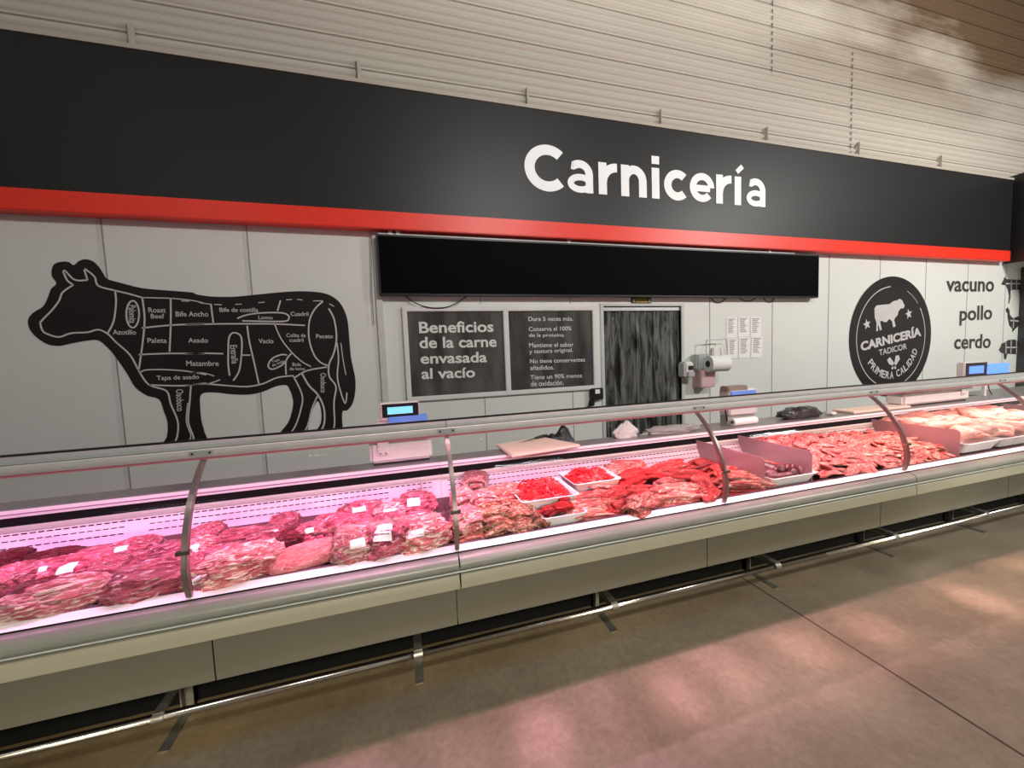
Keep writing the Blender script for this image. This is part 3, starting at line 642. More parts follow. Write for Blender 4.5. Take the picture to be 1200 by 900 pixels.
# ------------------------------------------------------------------ refrigerated counter
GP = [(1.903, .812), (1.884, .90), (1.895, 1.0), (1.935, 1.12), (2.0, 1.23), (2.085, 1.32), (2.135, 1.358)]   # glass profile (y,z)
GPs = catmull(GP, 4)
def deckz(y): return .775+.06*(y-1.98)/.64
PX = []
def counter(name, xs, label, wdepth, first):
    """xs: panel boundaries"""
    X0, X1 = xs[0]+.0008, xs[-1]-.0008
    r = empty(name, ((X0+X1)/2, 2.4, 0), label, 'display counter', 'refrigerated meat counters standing end to end')
    def add(mb, nm, m, **k):
        sm = k.pop('sm', False); o = mb.build(nm, m, r, **k); local(o, r)
        if sm: smooth_auto(o, .5)
        return o
    add(MB().extrude_x([(2.72, .0), (2.72, .9), (2.78, .9), (2.95, .0)], X0, X1), 'rear_body', BASEP)
    for a, b in zip(xs[:-1], xs[1:]):
        add(MB().extrude_x([(2.05, .66), (2.05, .312), (2.07, .312), (2.07, .66)], a+.003, b-.003), 'base_panel', BASEP)
    add(MB().extrude_x([(2.365, 0), (2.365, .32), (2.72, .32), (2.72, 0)], X0, X1), 'kick_plinth', KICK)
    add(MB().extrude_x([(2.0, .665), (2.0, .77), (2.719, .77), (2.719, .325), (2.072, .325), (2.072, .665)], X0, X1), 'tub', BASEP)
    Xa, Xb = X0+.003, X1-.003
    lip = catmull([(1.93, .716), (1.85, .716), (1.835, .705), (1.833, .66), (1.845, .643), (1.95, .640)], 3)
    add(MB().extrude_x(lip, Xa, Xb), 'lower_lip', LIPM, sm=True)
    add(MB().extrude_x([(1.866, .738), (1.866, .716), (1.95, .716), (1.95, .738)], X0, X1), 'shadow_groove', mat('groove_grey', (96, 96, 90), .5))
    add(MB().extrude_x([(1.85, .7275), (1.845, .7235), (1.90, .7235), (1.90, .7275)], X0, X1), 'groove_trim', ALU)
    bul = catmull([(1.90, .800), (1.868, .798), (1.842, .782), (1.834, .760), (1.842, .742), (1.90, .738)], 4)
    add(MB().extrude_x(bul, Xa, Xb), 'bumper', BUMP, sm=True)
    add(MB().box(X0, X1, 1.893, 1.9, .797, .806), 'black_seal', RUBBER)
    add(MB().extrude_x([(1.896, .806), (1.954, .814), (1.954, .77), (1.896, .77)], X0, X1), 'front_ledge', CASEW)
    add(MB().extrude_x([(1.975, .771), (1.975, .785), (2.01, .777), (2.62, .835), (2.62, .80)], X0, X1), 'meat_deck', mat('deck_steel', (92, 52, 62), .5, .0))
    # front perforated grille strip
    gm = MB(); x = X0+.001
    gm.box(X0, X1, 1.956, 1.974, .78, .812)
    while x < X1-.02: gm.box(x, x+.006, 1.955, 1.976, .79, .8155); x += .014
    add(gm, 'air_grille', mat('grille_grey', (110, 82, 96), .5))
    # back panel
    add(MB().extrude_x([(2.70, .945), (2.635, .80), (2.66, .79), (2.73, .945)], X0, X1), 'back_panel', CASEW)
    sm_ = MB(); k = 0
    for zt in (.928, .899, .866):
        y = 2.635+(zt-.80)*(.065/.145)-.003; x = X0+.05
        seg = 0
        while x < X1-.05:
            seg += 1
            if seg % 40 < 37 or zt > .92: sm_.box(x, x+.024, y-.0012, y+.004, zt-(.0018 if zt < .92 else .0025), zt+(.0018 if zt < .92 else .0025))
            x += .036
    add(sm_, 'air_slots', SLOT)
    add(MB().extrude_x([(2.685, .945), (2.685, .962), (2.70, .972), (2.75, .972), (2.75, .945)], X0, X1), 'back_profile', ALUM)
    add(MB().box(X0, X1, 2.70, 2.76, .972, 1.022), 'black_band', RUBBER)
    add(MB().box(X0, X1, 2.688, 2.70, 1.022, 1.062), 'worktop_edge', CASEW, bevel=.003)
    add(MB().box(X0, X1, 2.682, 2.69, 1.040, 1.044), 'edge_line', mat('edge_line', (150, 110, 140), .4))
    if isinstance(wdepth, tuple):
        add(MB().box(X0, 2.25, 2.70, wdepth[0], 1.022, 1.066), 'worktop', WORKT); add(MB().box(2.254, X1, 2.70, wdepth[1], 1.022, 1.066), 'worktop', WORKT)
    else: add(MB().box(X0, X1, 2.70, wdepth, 1.022, 1.066), 'worktop', WORKT)
    # top rail
    add(MB().extrude_x(catmull([(2.125, 1.362), (2.118, 1.372), (2.120, 1.402), (2.135, 1.404), (2.19, 1.404), (2.19, 1.36)], 2), X0, X1), 'top_rail', ALUM, sm=True)
    add(MB().extrude_x([(2.125, 1.406), (2.128, 1.428), (2.155, 1.438), (2.20, 1.438), (2.20, 1.406)], X0, X1), 'rail_cap', ALU, bevel=.003)
    add(MB().box(X0, X1, 2.155, 2.205, 1.4385, 1.4415), 'cap_seal', RUBBER)
    add(MB().box(X0, X1, 2.122, 2.15, 1.354, 1.361), 'lower_edge_strip', mat('pink_lit_edge', (205, 120, 130), .4))  # pink colour stands for the case light on the rail's lower edge
    add(MB().box(X0, X1, 2.175, 2.188, 1.346, 1.359), 'light_tube', mat('tube_pink', (255, 180, 220), .4, emit=(255, 150, 210), estr=3))
    for i, (a, b) in enumerate(zip(xs[:-1], xs[1:])):
        n = len(GPs); m_ = MB(); m_.add([(a+.012, y, z) for y, z in GPs]+[(b-.012, y, z) for y, z in GPs], [(k, k+1, n+k+1, n+k) for k in range(n-1)])
        g = add(m_, 'curved_glass', GLASS, smooth=True)
        # joint collar with two screws on the rail at the right end of the pane
    for b in xs[(0 if first else 1):]:
        m_ = MB(); w = .011; outer = [(y-.004, z) for y, z in GPs]; inner = [(y+.028-(.010 if k < 2 else 0), z-.002) for k, (y, z) in enumerate(GPs)]
        m_.extrude_x(outer+inner[::-1], b-w, b+w)
        add(m_, 'glass_post', mat('post_metal', (150, 136, 132), .3, .8, scale=15), bevel=.003)
        add(MB().box(b-.05, b+.05, 2.1165, 2.12, 1.375, 1.400), 'joint_plate', ALU)
        sc = MB()
        for dx in (-.035, .035): sc.tube([(b+dx, 2.117, 1.387), (b+dx, 2.113, 1.387)], .005, 8)
        add(sc, 'screws', BLACKPL)
        m2 = MB().box(b-.03, b+.03, 1.895, 1.915, 1.02, 1.035) if False else MB().box(b-.026, b+.026, 1.885, 1.905, 1.005, 1.02)
        add(m2, 'glass_clip', STEEL)
    return r
counter('meat_counter', [-4.34, -3.2, -2.06, -.92, .225], 'refrigerated counter full of vacuum packed beef in front of the cow silhouette', 2.87, True)
counter('meat_counter', [.225, 1.915, 3.6], 'refrigerated counter holding trays of mince and fresh beef in front of the doorway', (2.87, 2.98), False)
counter('meat_counter', [3.6, 5.29, 6.98], 'refrigerated counter holding raw chicken in front of the round logo', 2.98, False)
counter('meat_counter', [6.98, 8.67, 10.36], 'farthest refrigerated counter at the right end of the run', 3.25, False)

# dividers inside the counters
def divider(px_bt, px_ft, label, X=None):
    pass
for (X, lab, z0d) in ((2.385, 'pinkish translucent divider between the fresh beef and the tray of kidneys', .0), (2.83, 'pinkish translucent divider between the tray of kidneys and the pile of thin cuts', 0), (4.52, 'pinkish translucent divider between the pile of thin cuts and the chicken', 0), (6.70, 'pinkish translucent divider beyond the chicken trays', 0)):
    m_ = MB()
    prof = [(2.03, .785), (2.62, .84), (2.69, .945), (2.66, .955), (2.03, .945-.0)]
    m_.extrude_x([(2.03, .785), (2.61, .842), (2.66, .95), (2.67, 1.01), (2.05, 1.01), (2.03, .99)], X-.003, X+.003)
    tag(m_.build('shelf_divider', ACRYL), lab, 'divider', 'dividers standing inside the counters')
m_ = MB().extrude_x([(2.06, .79), (2.60, .84), (2.66, .945), (2.45, .94)], .085, .091)
tag(m_.build('shelf_divider', CLEARP), 'clear wedge-shaped divider at the end of the vacuum packed beef', 'divider', 'dividers standing inside the counters')

# ------------------------------------------------------------------ foot rail
FRY, FRZ = 2.085, .172
fr_ = empty('foot_rail', (2, FRY, 0), 'long steel tube foot rail on floor brackets in front of the counters', 'rail')
for a, b in ((-3.9, 0.0), (0.0, 3.05), (3.05, 9.5)):
    local(MB().tube([(a+.002, FRY, FRZ), (b-.002, FRY, FRZ)], .0185, 20, True).build('tube', STEEL, fr_, smooth=True), fr_)
for x in (-3.62, -2.40, -1.17, .004, 1.22, 2.57, 3.84, 5.06, 6.3, 7.6):
    m_ = MB(); w = .022
    m_.box(x-w, x+w, FRY-.005, 2.33, .1835+.008, .1835+.016); m_.box(x-w, x+w, 2.322, 2.33, 0.004, .1915); m_.box(x-w, x+w, FRY+.01, 2.36, 0, .005)
    m_.box(x-w, x-w+.006, FRY+.02, 2.33, .160, .195); m_.box(x-w, x-w+.006, 2.29, 2.33, 0.004, .195)
    m_.box(x-w, x+w, FRY-.005, FRY+.022, .0, .006)
    m_.tube([(x-.024, FRY, FRZ), (x+.024, FRY, FRZ)], .0215, 18)
    local(m_.build('floor_bracket', GALV, fr_), fr_)

# ------------------------------------------------------------------ scales
def scale(name, x0, x1, ya, yb, zt, disp, label, blue=None, lcd=LCD, pole=None):
    z0_ = 1.067
    r = empty(name, ((x0+x1)/2, (ya+yb)/2, z0_), label, 'scale')
    L_ = lambda mb, nm, m, par=None, **k: local(mb.build(nm, m, par or r, **k), r)
    L_(MB().box(x0, x1, ya, yb, z0_+.012, zt), 'body', SCALEW, bevel=.022, seg=3)
    L_(MB().box(x0+.02, x1-.02, ya+.02, yb, z0_, z0_+.014), 'underside', BLACKPL)
    L_(MB().box(x0-.01, x1+.01, ya-.02, yb+.02, zt+.006, zt+.022), 'weighing_platter', STEEL, bevel=.004)
    if pole:
        m_ = MB().box(pole-.037, pole+.037, ya-.010, ya, z0_+.07, zt+.02)
        L_(m_, 'pole_bracket', SCALEW, bevel=.004)
        s_ = MB()
        for d in (-.018, .018): s_.tube([(pole+d, ya-.009, z0_+.085), (pole+d, ya-.013, z0_+.085)], .005, 8)
        L_(s_, 'screws', BLACKPL)
        L_(MB().box(pole-.03, pole+.03, ya-.006, ya+.02, zt, disp[2]+.02), 'pole', SCALEW, bevel=.006)
    if disp:
        a, b, c, d = disp
        dd = L_(MB().box(a, b, ya-.02, ya+.05, c, d), 'display_head', SCALEW, bevel=.010, seg=3)
        o = MB().box(a+.018, b-.006, ya-.024, ya-.019, c+.028, d-.008).build('bezel', BLACKPL, dd)
        w_, h_ = b-a, d-c
        o = MB().box(a+.018+w_*.13, b-w_*.17, ya-.027, ya-.023, c+.028+h_*.16, d-h_*.24).build('lcd_screen', lcd, dd)
    if blue:
        a, b, c, d = blue; L_(MB().box(a, b, ya-.03, ya+.04, c, d), 'blue_panel', BLUEPL, bevel=.004)
    return r
def WYb(px0, py0, px1, py1, Y):
    p = onY(px0, py0, Y); q = onY(px1, py1, Y); return (p.x, q.x, q.z, p.z)
b1 = WYb(444, 473, 492, 491, 2.74); u1 = WYb(455, 489, 501, 499, 2.74)
scale('counter_scale', -.235, .185, 2.76, 2.92, 1.235, b1, 'white counter scale with a lit cyan display on the left-hand counter', u1, LCD, -.145)
b2 = WYb(1118, 425, 1143, 442, 2.85); p0 = onY(1062, 470, 2.76); p1 = onY(1139, 470, 2.76)
scale('counter_scale', p0.x, p1.x, 2.78, 2.95, 1.20, b2, 'white counter scale with a small black display right of the round logo', None, LCDB, b2[0]+.03)
r_ = empty('receipt_printer', tuple(onY(870, 480, 2.85)), 'white receipt printer with a blue front panel standing behind the top rail', 'printer')
a_, b_, c_, d_ = WYb(853, 457, 886, 484, 2.82)
local(MB().box(a_, b_, 2.80, 2.93, c_, d_).build('body', SCALEW, r_, bevel=.012), r_)
local(MB().box(a_+.01, b_-.01, 2.83, 2.92, 1.067, c_).build('stand', mat('stand_grey', (176, 174, 172), .4), r_), r_)
u2 = WYb(857, 459, 886, 468, 2.79); local(MB().box(u2[0], u2[1], 2.785, 2.80, u2[2], u2[3]).build('blue_panel', BLUEPL, r_, bevel=.004), r_)
v0 = WYb(852, 453, 876, 459, 2.82); local(MB().box(v0[0], v0[1], 2.81, 2.91, v0[2], v0[3]).build('lid', mat('lid_brown', (150, 136, 122), .4), r_, bevel=.01), r_)
q0 = onY(858, 494, 2.79); q1 = onY(885, 491, 2.79); q0.z = 1.067+.034
local(MB().tube([(q0.x, 2.79, q0.z), (q1.x, 2.79, q0.z)], .034, 18).build('label_roll', PAPER, r_, smooth=False), r_)
local(MB().tube([(q0.x-.003, 2.79, q0.z), (q0.x+.002, 2.79, q0.z)], .014, 12).build('roll_core', BLACKPL, r_), r_)
bs = WYb(1155, 427, 1180, 442, 2.9)
r_ = empty('touch_display', ((bs[0]+bs[1])/2, 2.9, bs[2]), 'small bright blue screen on a stand at the far right end', 'display')
local(MB().box(bs[0], bs[1], 2.885, 2.91, bs[2], bs[3]).build('screen', LCDB, r_, bevel=.003), r_)
local(MB().box(bs[0]-.02, bs[0]+.02, 2.89, 2.92, 1.067, bs[3]).build('stand', SCALEW, r_, bevel=.004), r_)

# ------------------------------------------------------------------ things on the worktops
bd = MB(); q4 = [onZ(580.7, 520, 1.092), onZ(600, 534, 1.085), onZ(680.5, 521, 1.085), onZ(634, 511, 1.09)]
vs = [(p.x, p.y, 1.068) for p in q4]+[(p.x, p.y, 1.088) for p in q4]
bd.add(vs, [(0, 1, 2, 3), (4, 5, 6, 7), (0, 1, 5, 4), (1, 2, 6, 5), (2, 3, 7, 6), (3, 0, 4, 7)])
tag(bd.build('cutting_board', BOARDM, bevel=.006), 'pale cutting board jutting over the counter with a knife on it', 'cutting board')
kn = empty('butcher_knife', tuple(onZ(626, 513, 1.095)), 'butcher knife lying across the pale cutting board', 'knife')
ka = onZ(609, 519, 1.093); kb = onZ(627, 514, 1.093); kc = onZ(641, 510.5, 1.097)
dv = (kb-ka); nv = Vector((-dv.y, dv.x, 0)).normalized()
local(MB().add([tuple(ka), tuple(kb+nv*.02), tuple(kb-nv*.02), tuple(ka+Vector((0, 0, .003))), tuple(kb+nv*.02+Vector((0, 0, .003))), tuple(kb-nv*.02+Vector((0, 0, .003)))], [(0, 1, 2), (3, 4, 5), (0, 1, 4, 3), (1, 2, 5, 4), (2, 0, 3, 5)]).build('blade', STEEL, kn), kn)
local(MB().tube([kb, kb.lerp(kc, .5)+Vector((0, 0, .004)), kc], [.011, .014, .013], 10).build('handle', BLACKPL, kn, smooth=True), kn)

def blob(name, m, loc, size, seed, amp=.25, freq=1.6, res=3, rot=0, pts=None):
    bm = bmesh.new(); bmesh.ops.create_icosphere(bm, subdivisions=res, radius=1)
    off = Vector((seed*3.1, seed*1.7, seed*.9))
    for v in bm.verts:
        p = v.co.copy(); d = noise.fractal(p*freq+off, 1, 2, 4)*amp+abs(noise.noise(p*freq*2.4+off))*amp*.6
        v.co = p*(1+d)
        if v.co.z < -.6: v.co.z = -.6
    me = bpy.data.meshes.new(name); bm.to_mesh(me); bm.free(); me.materials.append(m)
    for p in me.polygons: p.use_smooth = True
    o = bpy.data.objects.new(name, me); C.objects.link(o); o.location = loc; o.scale = size; o.rotation_euler = (0, 0, rot); return o
p = onY(662, 503, 3.18); tag(blob('garbage_bag', BAGB, (p.x-.03, 3.2, .42), (.27, .2, .66), 4, .16, 1.3, 4), 'black garbage bag slumped behind the pale cutting board', 'bag')
p = onZ(932, 487, 1.08); tag(blob('rubber_gloves', BAGB, (p.x, 2.84, 1.105), (.25, .085, .065), 5, .3, 1.8, 4), 'crumpled black gloves lying on the worktop below the papers', 'gloves')
p = onY(729, 508, 2.86)
bg = blob('plastic_bag', BAGW, (p.x, 2.82, 1.115), (.105, .045, .085), 12, .3, 1.5, 4)
for v in bg.data.vertices:
    if v.co.z > 0: v.co.x = v.co.x*(1-.6*v.co.z)+.2*v.co.z; v.co.y *= 1-.4*v.co.z
tag(bg, 'crumpled white plastic bag standing in front of the strip curtain', 'bag')
p = onZ(790, 507, 1.075); tag(blob('plastic_bag', mat('clear_bag', (200, 200, 196), .12, alpha=.6, bump=.8, bscale=20), (p.x, 2.80, 1.09), (.26, .06, .04), 8, .35, 2.5, 4), 'heap of clear plastic bags on the worktop in front of the doorway', 'bag')
p0 = onZ(995, 484, 1.07); p1 = onZ(1055, 476, 1.07)
tag(MB().box(p0.x, p1.x, 2.74, 2.95, 1.067, 1.087).build('cutting_board', BOARDM, bevel=.006), 'pale cutting board lying on the worktop under the round logo', 'cutting board')
p = onZ(975, 486, 1.07); tag(blob('crumpled_wrap', BAGW, (p.x, 2.80, 1.085), (.05, .04, .02), 9, .4, 2, 3), 'small crumpled white wrapper at the left end of the far cutting board', 'wrapper')

# ------------------------------------------------------------------ meat prototypes (unit size meshes)
def proto(name, fn, m, nu=44, nv=26):
    vs = []; fs = []
    for j in range(nv+1):
        th = -math.pi/2+math.pi*j/nv
        for i in range(nu):
            ph = 2*math.pi*i/nu; p = Vector((math.cos(th)*math.cos(ph), math.cos(th)*math.sin(ph), math.sin(th))); vs.append(tuple(fn(p)))
    for j in range(nv):
        for i in range(nu): fs.append((j*nu+i, j*nu+(i+1) % nu, (j+1)*nu+(i+1) % nu, (j+1)*nu+i))
    me = bpy.data.meshes.new(name); me.from_pydata(vs, [], fs); me.materials.append(m)
    for p in me.polygons: p.use_smooth = True
    bm = bmesh.new(); bm.from_mesh(me); bmesh.ops.remove_doubles(bm, verts=bm.verts, dist=1e-5); bmesh.ops.recalc_face_normals(bm, faces=bm.faces); bm.to_mesh(me); bm.free()
    return me
def sq(v, e): return math.copysign(abs(v)**e, v)
def f_vac(seed):
    off = Vector((seed*5.3, seed*2.1, seed))
    def fn(p):
        q = Vector((sq(p.x, .8), sq(p.y, .8), sq(p.z, .85)))
        w = noise.fractal(Vector((p.x*1.2, p.y*1.6, p.z*1.6))+off, 1, 2, 4)
        rdg = 1-abs(noise.noise(Vector((p.x*3.0, p.y*5, p.z*5))+off))*2
        r2 = 1-abs(noise.noise(Vector((p.x*7+p.y*3, p.y*9, p.z*9))+off))*2
        q *= 1+.26*w+.12*rdg+.025*r2
        if q.z < -.7: q.z = -.7
        return q
    return fn
def f_fold(seed):
    off = Vector((seed*4.7, seed*3.3, seed*1.9))
    def fn(p):
        q = Vector((sq(p.x, .75), sq(p.y, .75), sq(p.z, .9)))
        # stacked folded layers
        lay = math.sin(p.z*7+p.y*5+p.x*1.5+noise.noise(p*1.2+off)*4)
        w = noise.fractal(p*1.3+off, 1, 2, 4)
        q *= 1+.30*w+.13*lay
        q.z += .25*math.sin(p.x*2.2+seed)+.15*math.sin(p.y*3+seed*2)
        return q
    return fn
def f_roll(seed):
    off = Vector((seed*4.1, seed*2.3, seed*1.1))
    def fn(p):
        q = Vector((sq(p.x, .8), sq(p.y, .45), sq(p.z, .8)))
        a = math.atan2(p.z, p.x); r = math.hypot(p.x, p.z)
        if p.y < -.05: q.y += .16*math.sin(r*13+a+seed)*min(1, abs(p.y)*2)
        q *= 1+.14*noise.fractal(p*1.6+off, 1, 2, 3)
        return q
    return fn
def f_thin(seed):
    off = Vector((seed*2.7, seed*5.3, seed*1.9))
    def fn(p):
        q = Vector((sq(p.x, .85), sq(p.y, .8), p.z*.6))
        q.x *= 1+.25*noise.noise(Vector((p.x, p.y, 0))*1.5+off); q.y *= 1+.3*noise.noise(Vector((p.y, p.x, 3))*1.5+off)
        q.z += .55*math.sin(p.x*2.4+seed)+.4*noise.noise(Vector((p.x*2, p.y*2, 0))+off)
        return q
    return fn
def f_drum(seed):
    def fn(p):
        t = (p.x+1)/2; r = .95*(1-t)**.55+.16 if t < .8 else .28+.12*math.sin((t-.8)*15)
        r = min(r, .95)
        q = Vector((p.x*1.15, sq(p.y, 1)*r/.95, p.z*r/.95)); q *= 1+.10*noise.noise(p*2+Vector((seed, 0, 0)))
        return q
    return fn
def f_bean(seed):
    def fn(p): return Vector((p.x, p.y+.45*p.x*p.x, p.z))*(1+.06*noise.noise(p*2+Vector((seed*3, 0, 0))))
    return fn
PR = {}
def reg(kind, fn, m, n, cnt=4, nu=44, nv=26): PR[kind] = [proto(n, fn(i+1), m, nu, nv) for i in range(cnt)]
reg('vac', f_vac, VAC, 'packed_beef', 6, 64, 40); reg('vacd', f_vac, VACD, 'dark_packed_beef', 2, 64, 40); reg('vacf', f_vac, VACF, 'fatty_packed_beef', 4, 64, 40)
reg('saus', lambda s: (lambda p: Vector((sq(p.x, .7), p.y-.2*p.x*p.x, p.z))*(1+.08*noise.noise(p*2))), SAUS, 'pink_beef_roll', 1)
reg('fold', f_fold, BEEF, 'beef_cut', 5, 64, 40); reg('foldp', f_fold, BEEFP, 'pale_beef_cut', 4, 64, 40); reg('bright', f_fold, BRIGHT, 'bright_beef_cut', 3, 64, 40)
reg('roll', f_roll, VACF, 'rolled_beef', 3); reg('bony', f_fold, BONY, 'bony_beef_cut', 3, 64, 40)
reg('thin', f_thin, THIN, 'thin_beef_cut', 6, 28, 16); reg('drum', f_drum, CHICK, 'chicken_piece', 2, 32, 20); reg('chick', f_vac, CHICK, 'chicken_piece', 3, 32, 20); reg('bean', f_bean, KIDN, 'kidney', 2, 24, 16)
NAMES = {'vac': 'packed_beef', 'vacd': 'packed_beef', 'vacf': 'packed_beef', 'saus': 'packed_beef', 'fold': 'beef_cut', 'foldp': 'beef_cut', 'bright': 'beef_cut', 'roll': 'rolled_beef', 'bony': 'beef_bone_cut', 'thin': 'thin_beef_cut', 'drum': 'chicken_piece', 'chick': 'chicken_piece', 'bean': 'kidney'}
BV = {}
def bvh(me):
    if me.name not in BV:
        bm = bmesh.new(); bm.from_mesh(me); BV[me.name] = BVHTree.FromBMesh(bm); bm.free()
    return BV[me.name]
def pxscale(P):
    a = proj(P); b = proj(P+Vector((.1, 0, 0))); c = proj(P+Vector((0, 0, .1)))
    return math.hypot(b[0]-a[0], b[1]-a[1])/.1, abs(c[1]-a[1])/.1
def surf(x, y, z0=.815, k=.24):      # ray against the sloping surface of the pile
    d = ray(x, y); t = (z0-CAMZ-2.02*k)/(d.z-k*d.y); return CAM+d*t
cnt_ = {}
def meat(kind, x, y, w, h, label, group, rz=0., lab=None, ty=None, z0=.79, k=.22, rx=0, grow=1.08):
    P = surf(x, y, z0, k); sx_, sz_ = pxscale(P)
    Lm = w/sx_*grow; hm = h/sz_; Wd = hm*1.25*grow; T = hm*.80*grow
    zm = deckz(P.y)+T*.33
    if P.z < zm: P = onZ(x, y, zm)
    i = cnt_.get(kind, 0); cnt_[kind] = i+1
    me = PR[kind][i % len(PR[kind])]
    o = bpy.data.objects.new(NAMES[kind], me); C.objects.link(o)
    o.scale = (Lm/2, Wd/2, T/2); o.rotation_euler = (rx, 0, rz)
    if P.y-Wd*.42 < 1.972: P.y = 1.972+Wd*.42
    o.location = P; tag(o, label, 'chicken' if kind in ('drum', 'chick') else 'kidney' if kind == 'bean' else 'meat', group)
    if lab:
        d0 = Vector((lab[0], -.75, .75)).normalized(); u = Vector((1, 0, 0)); v = d0.cross(u).normalized()*-1; u = v.cross(d0).normalized()
        sc = Vector(o.scale); tree = bvh(me); g = []; nn = 6; ok = True; wl, hl_ = lab[1], lab[2]
        for a in range(nn+1):
            for b in range(nn+1):
                q = d0*3+u*((b/nn-.5)*2*wl)+v*((a/nn-.5)*2*hl_)
                hit = tree.ray_cast(q, -d0)
                if hit[0] is None: ok = False; break
                g.append(tuple(hit[0]+d0*.035))
            if not ok: break
        if ok:
            m_ = MB().add(g, [(a*(nn+1)+b, a*(nn+1)+b+1, (a+1)*(nn+1)+b+1, (a+1)*(nn+1)+b) for a in range(nn) for b in range(nn)])
            l_ = m_.build('paper_label', LABEL, o, smooth=True)
    return o
G1 = 'vacuum packed beef cuts heaped in the left counter'
def c4(a, b): return (a/3.75, 500+b/3.75)
def c5(a, b): return (210+a/3.53, 500+b/3.53)
V = [ # kind, px, py, w, h, rz, label patch, text
 ('vacd', 12, 654, 44, 18, 0, None, 'flat dark maroon beef pack at the back left corner'),
 ('vacd', 66, 652, 62, 17, .05, None, 'long dark maroon beef pack lying along the back, second from the left'),
 ('vac', 108, 654, 50, 22, .1, None, 'red beef pack half hidden behind the labelled packs, back left'),
 ('vac', 160, 643, 56, 24, .2, (-.35, .22, .25), 'beef pack with a white label and rounded right end, back row by the first post'),
 ('vac', 10, 682, 50, 36, -.2, None, 'large pale red beef pack cut off at the left edge'),
 ('vac', 52, 672, 66, 30, .25, (.2, .12, .2), 'streaked red beef pack with a small white tag, left end of the middle row'),
 ('vac', 96, 668, 66, 36, .2, (-.1, .25, .3), 'beef pack with a wide white label, middle row left'),
 ('vac', 138, 666, 60, 34, .1, None, 'orange-red beef pack right of the wide-labelled pack'),
 ('vac', 194, 652, 50, 28, .15, None, 'pale pink beef pack left of the first glass post, middle row'),
 ('vacd', 28, 704, 70, 34, .2, None, 'dark streaked beef pack in the front left corner'),
 ('vacf', 70, 702, 104, 38, .15, None, 'long marbled beef pack along the front glass, far left'),
 ('vac', 178, 686, 98, 44, .22, None, 'rounded wrinkled beef pack along the front glass, left of the first post'),
 ('vac', 243, 628, 36, 26, 0, None, 'beef pack standing high just right of the first glass post'),
 ('vacf', 236, 645, 36, 30, .1, (-.1, .3, .3), 'small labelled beef pack directly behind the first glass post'),
 ('vac', 222, 668, 46, 34, .2, None, 'red beef pack behind the lower end of the first glass post'),
 ('vac', 282, 630, 52, 22, .1, None, 'beef pack in the back row right of the first glass post'),
 ('vac', 262, 652, 60, 28, .3, None, 'diagonal red beef pack above the fatty pack'),
 ('vacf', 282, 668, 84, 42, .1, (-.1, .0, .0), 'fatty beef pack with a cream hollow, front row centre'),
 ('vacf', 238, 684, 50, 28, .2, (0, .4, .35), 'pale labelled pack in the front row beside the first post'),
 ('vac', 306, 640, 46, 28, .2, None, 'beef pack behind the fatty pack with the cream hollow'),
 ('vac', 334, 612, 34, 20, .1, None, 'small beef pack at the peak of the heap, back row centre'),
 ('vac', 318, 628, 44, 24, .1, (.2, .22, .25), 'labelled beef pack just below the small peak pack'),
 ('vacd', 342, 632, 34, 26, 0, None, 'dark red beef pack left of the pink sausage-shaped pack'),
 ('vac', 368, 624, 46, 24, .1, (-.1, .2, .22), 'beef pack with a small label behind the pink sausage-shaped pack'),
 ('vac', 392, 616, 40, 28, .4, None, 'beef pack leaning against the stack, centre'),
 ('saus', 360, 651, 80, 32, .35, None, 'smooth pink sausage-shaped beef pack lying diagonally at the front'),
 ('vac', 424, 600, 46, 26, .1, (-.1, .3, .22), 'beef pack with a flat label at the back left of the right-hand stack'),
 ('vacf', 458, 604, 34, 26, 0, (0, .4, .35), 'pale labelled pack in the middle of the back row of the stack'),
 ('vac', 486, 592, 44, 28, 0, (-.05, .3, .35), 'topmost beef pack at the back with a square white label'),
 ('vac', 418, 625, 46, 36, .1, (.1, .3, .18), 'beef pack with a narrow label, middle of the right-hand stack'),
 ('vacf', 414, 650, 52, 40, .15, (.1, .3, .25), 'front beef pack with a square label beside the pink sausage-shaped pack'),
 ('vac', 455, 632, 44, 46, -.1, (-.05, .4, .38), 'front beef pack with a big crumpled label, second from the end'),
 ('vac', 488, 618, 52, 32, 0, None, 'wide pale pink beef pack under the topmost one'),
 ('vacf', 497, 634, 56, 38, .05, (-.3, .3, .22), 'last front beef pack beside the second glass post'),
]
for v in V: meat(v[0], v[1], v[2], v[3], v[4], v[7], G1, v[5], v[6] if v[6] and v[6][1] else None)
G2 = 'rolled and bone-in beef at the left end of the middle counter'
R_ = [('roll', 557, 566, 30, 28, 'topmost pink beef roll at the back beside the second post'), ('roll', 543, 586, 30, 28, 'beef roll right behind the second glass post'),
 ('roll', 568, 588, 34, 28, 'beef roll with a spiral end in the middle of the rolls'), ('foldp', 590, 582, 38, 24, 'dull pink flat topped cut behind the rolls'),
 ('roll', 548, 612, 36, 34, 'large beef roll with spiral end at the front beside the post'), ('bony', 580, 604, 44, 28, 'bone-in cut in the centre of the front group'),
 ('bony', 583, 620, 42, 24, 'brown-edged bone-in cut at the front'), ('bony', 612, 604, 34, 26, 'bone-in cut leaning towards the tray of steaks'), ('bony', 612, 620, 26, 18, 'small white-ended bone cut at the front by the tray'),
 ('bony', 628, 612, 20, 22, 'narrow striped bone cut touching the tray of steaks'), ('foldp', 556, 630, 44, 14, 'thin pale slice at the very front by the post')]
for q in R_: meat(q[0], q[1], q[2], q[3], q[4], q[5], G2, rnd.uniform(-.3, .3))
G3 = 'fresh beef cuts heaped in the middle counter'
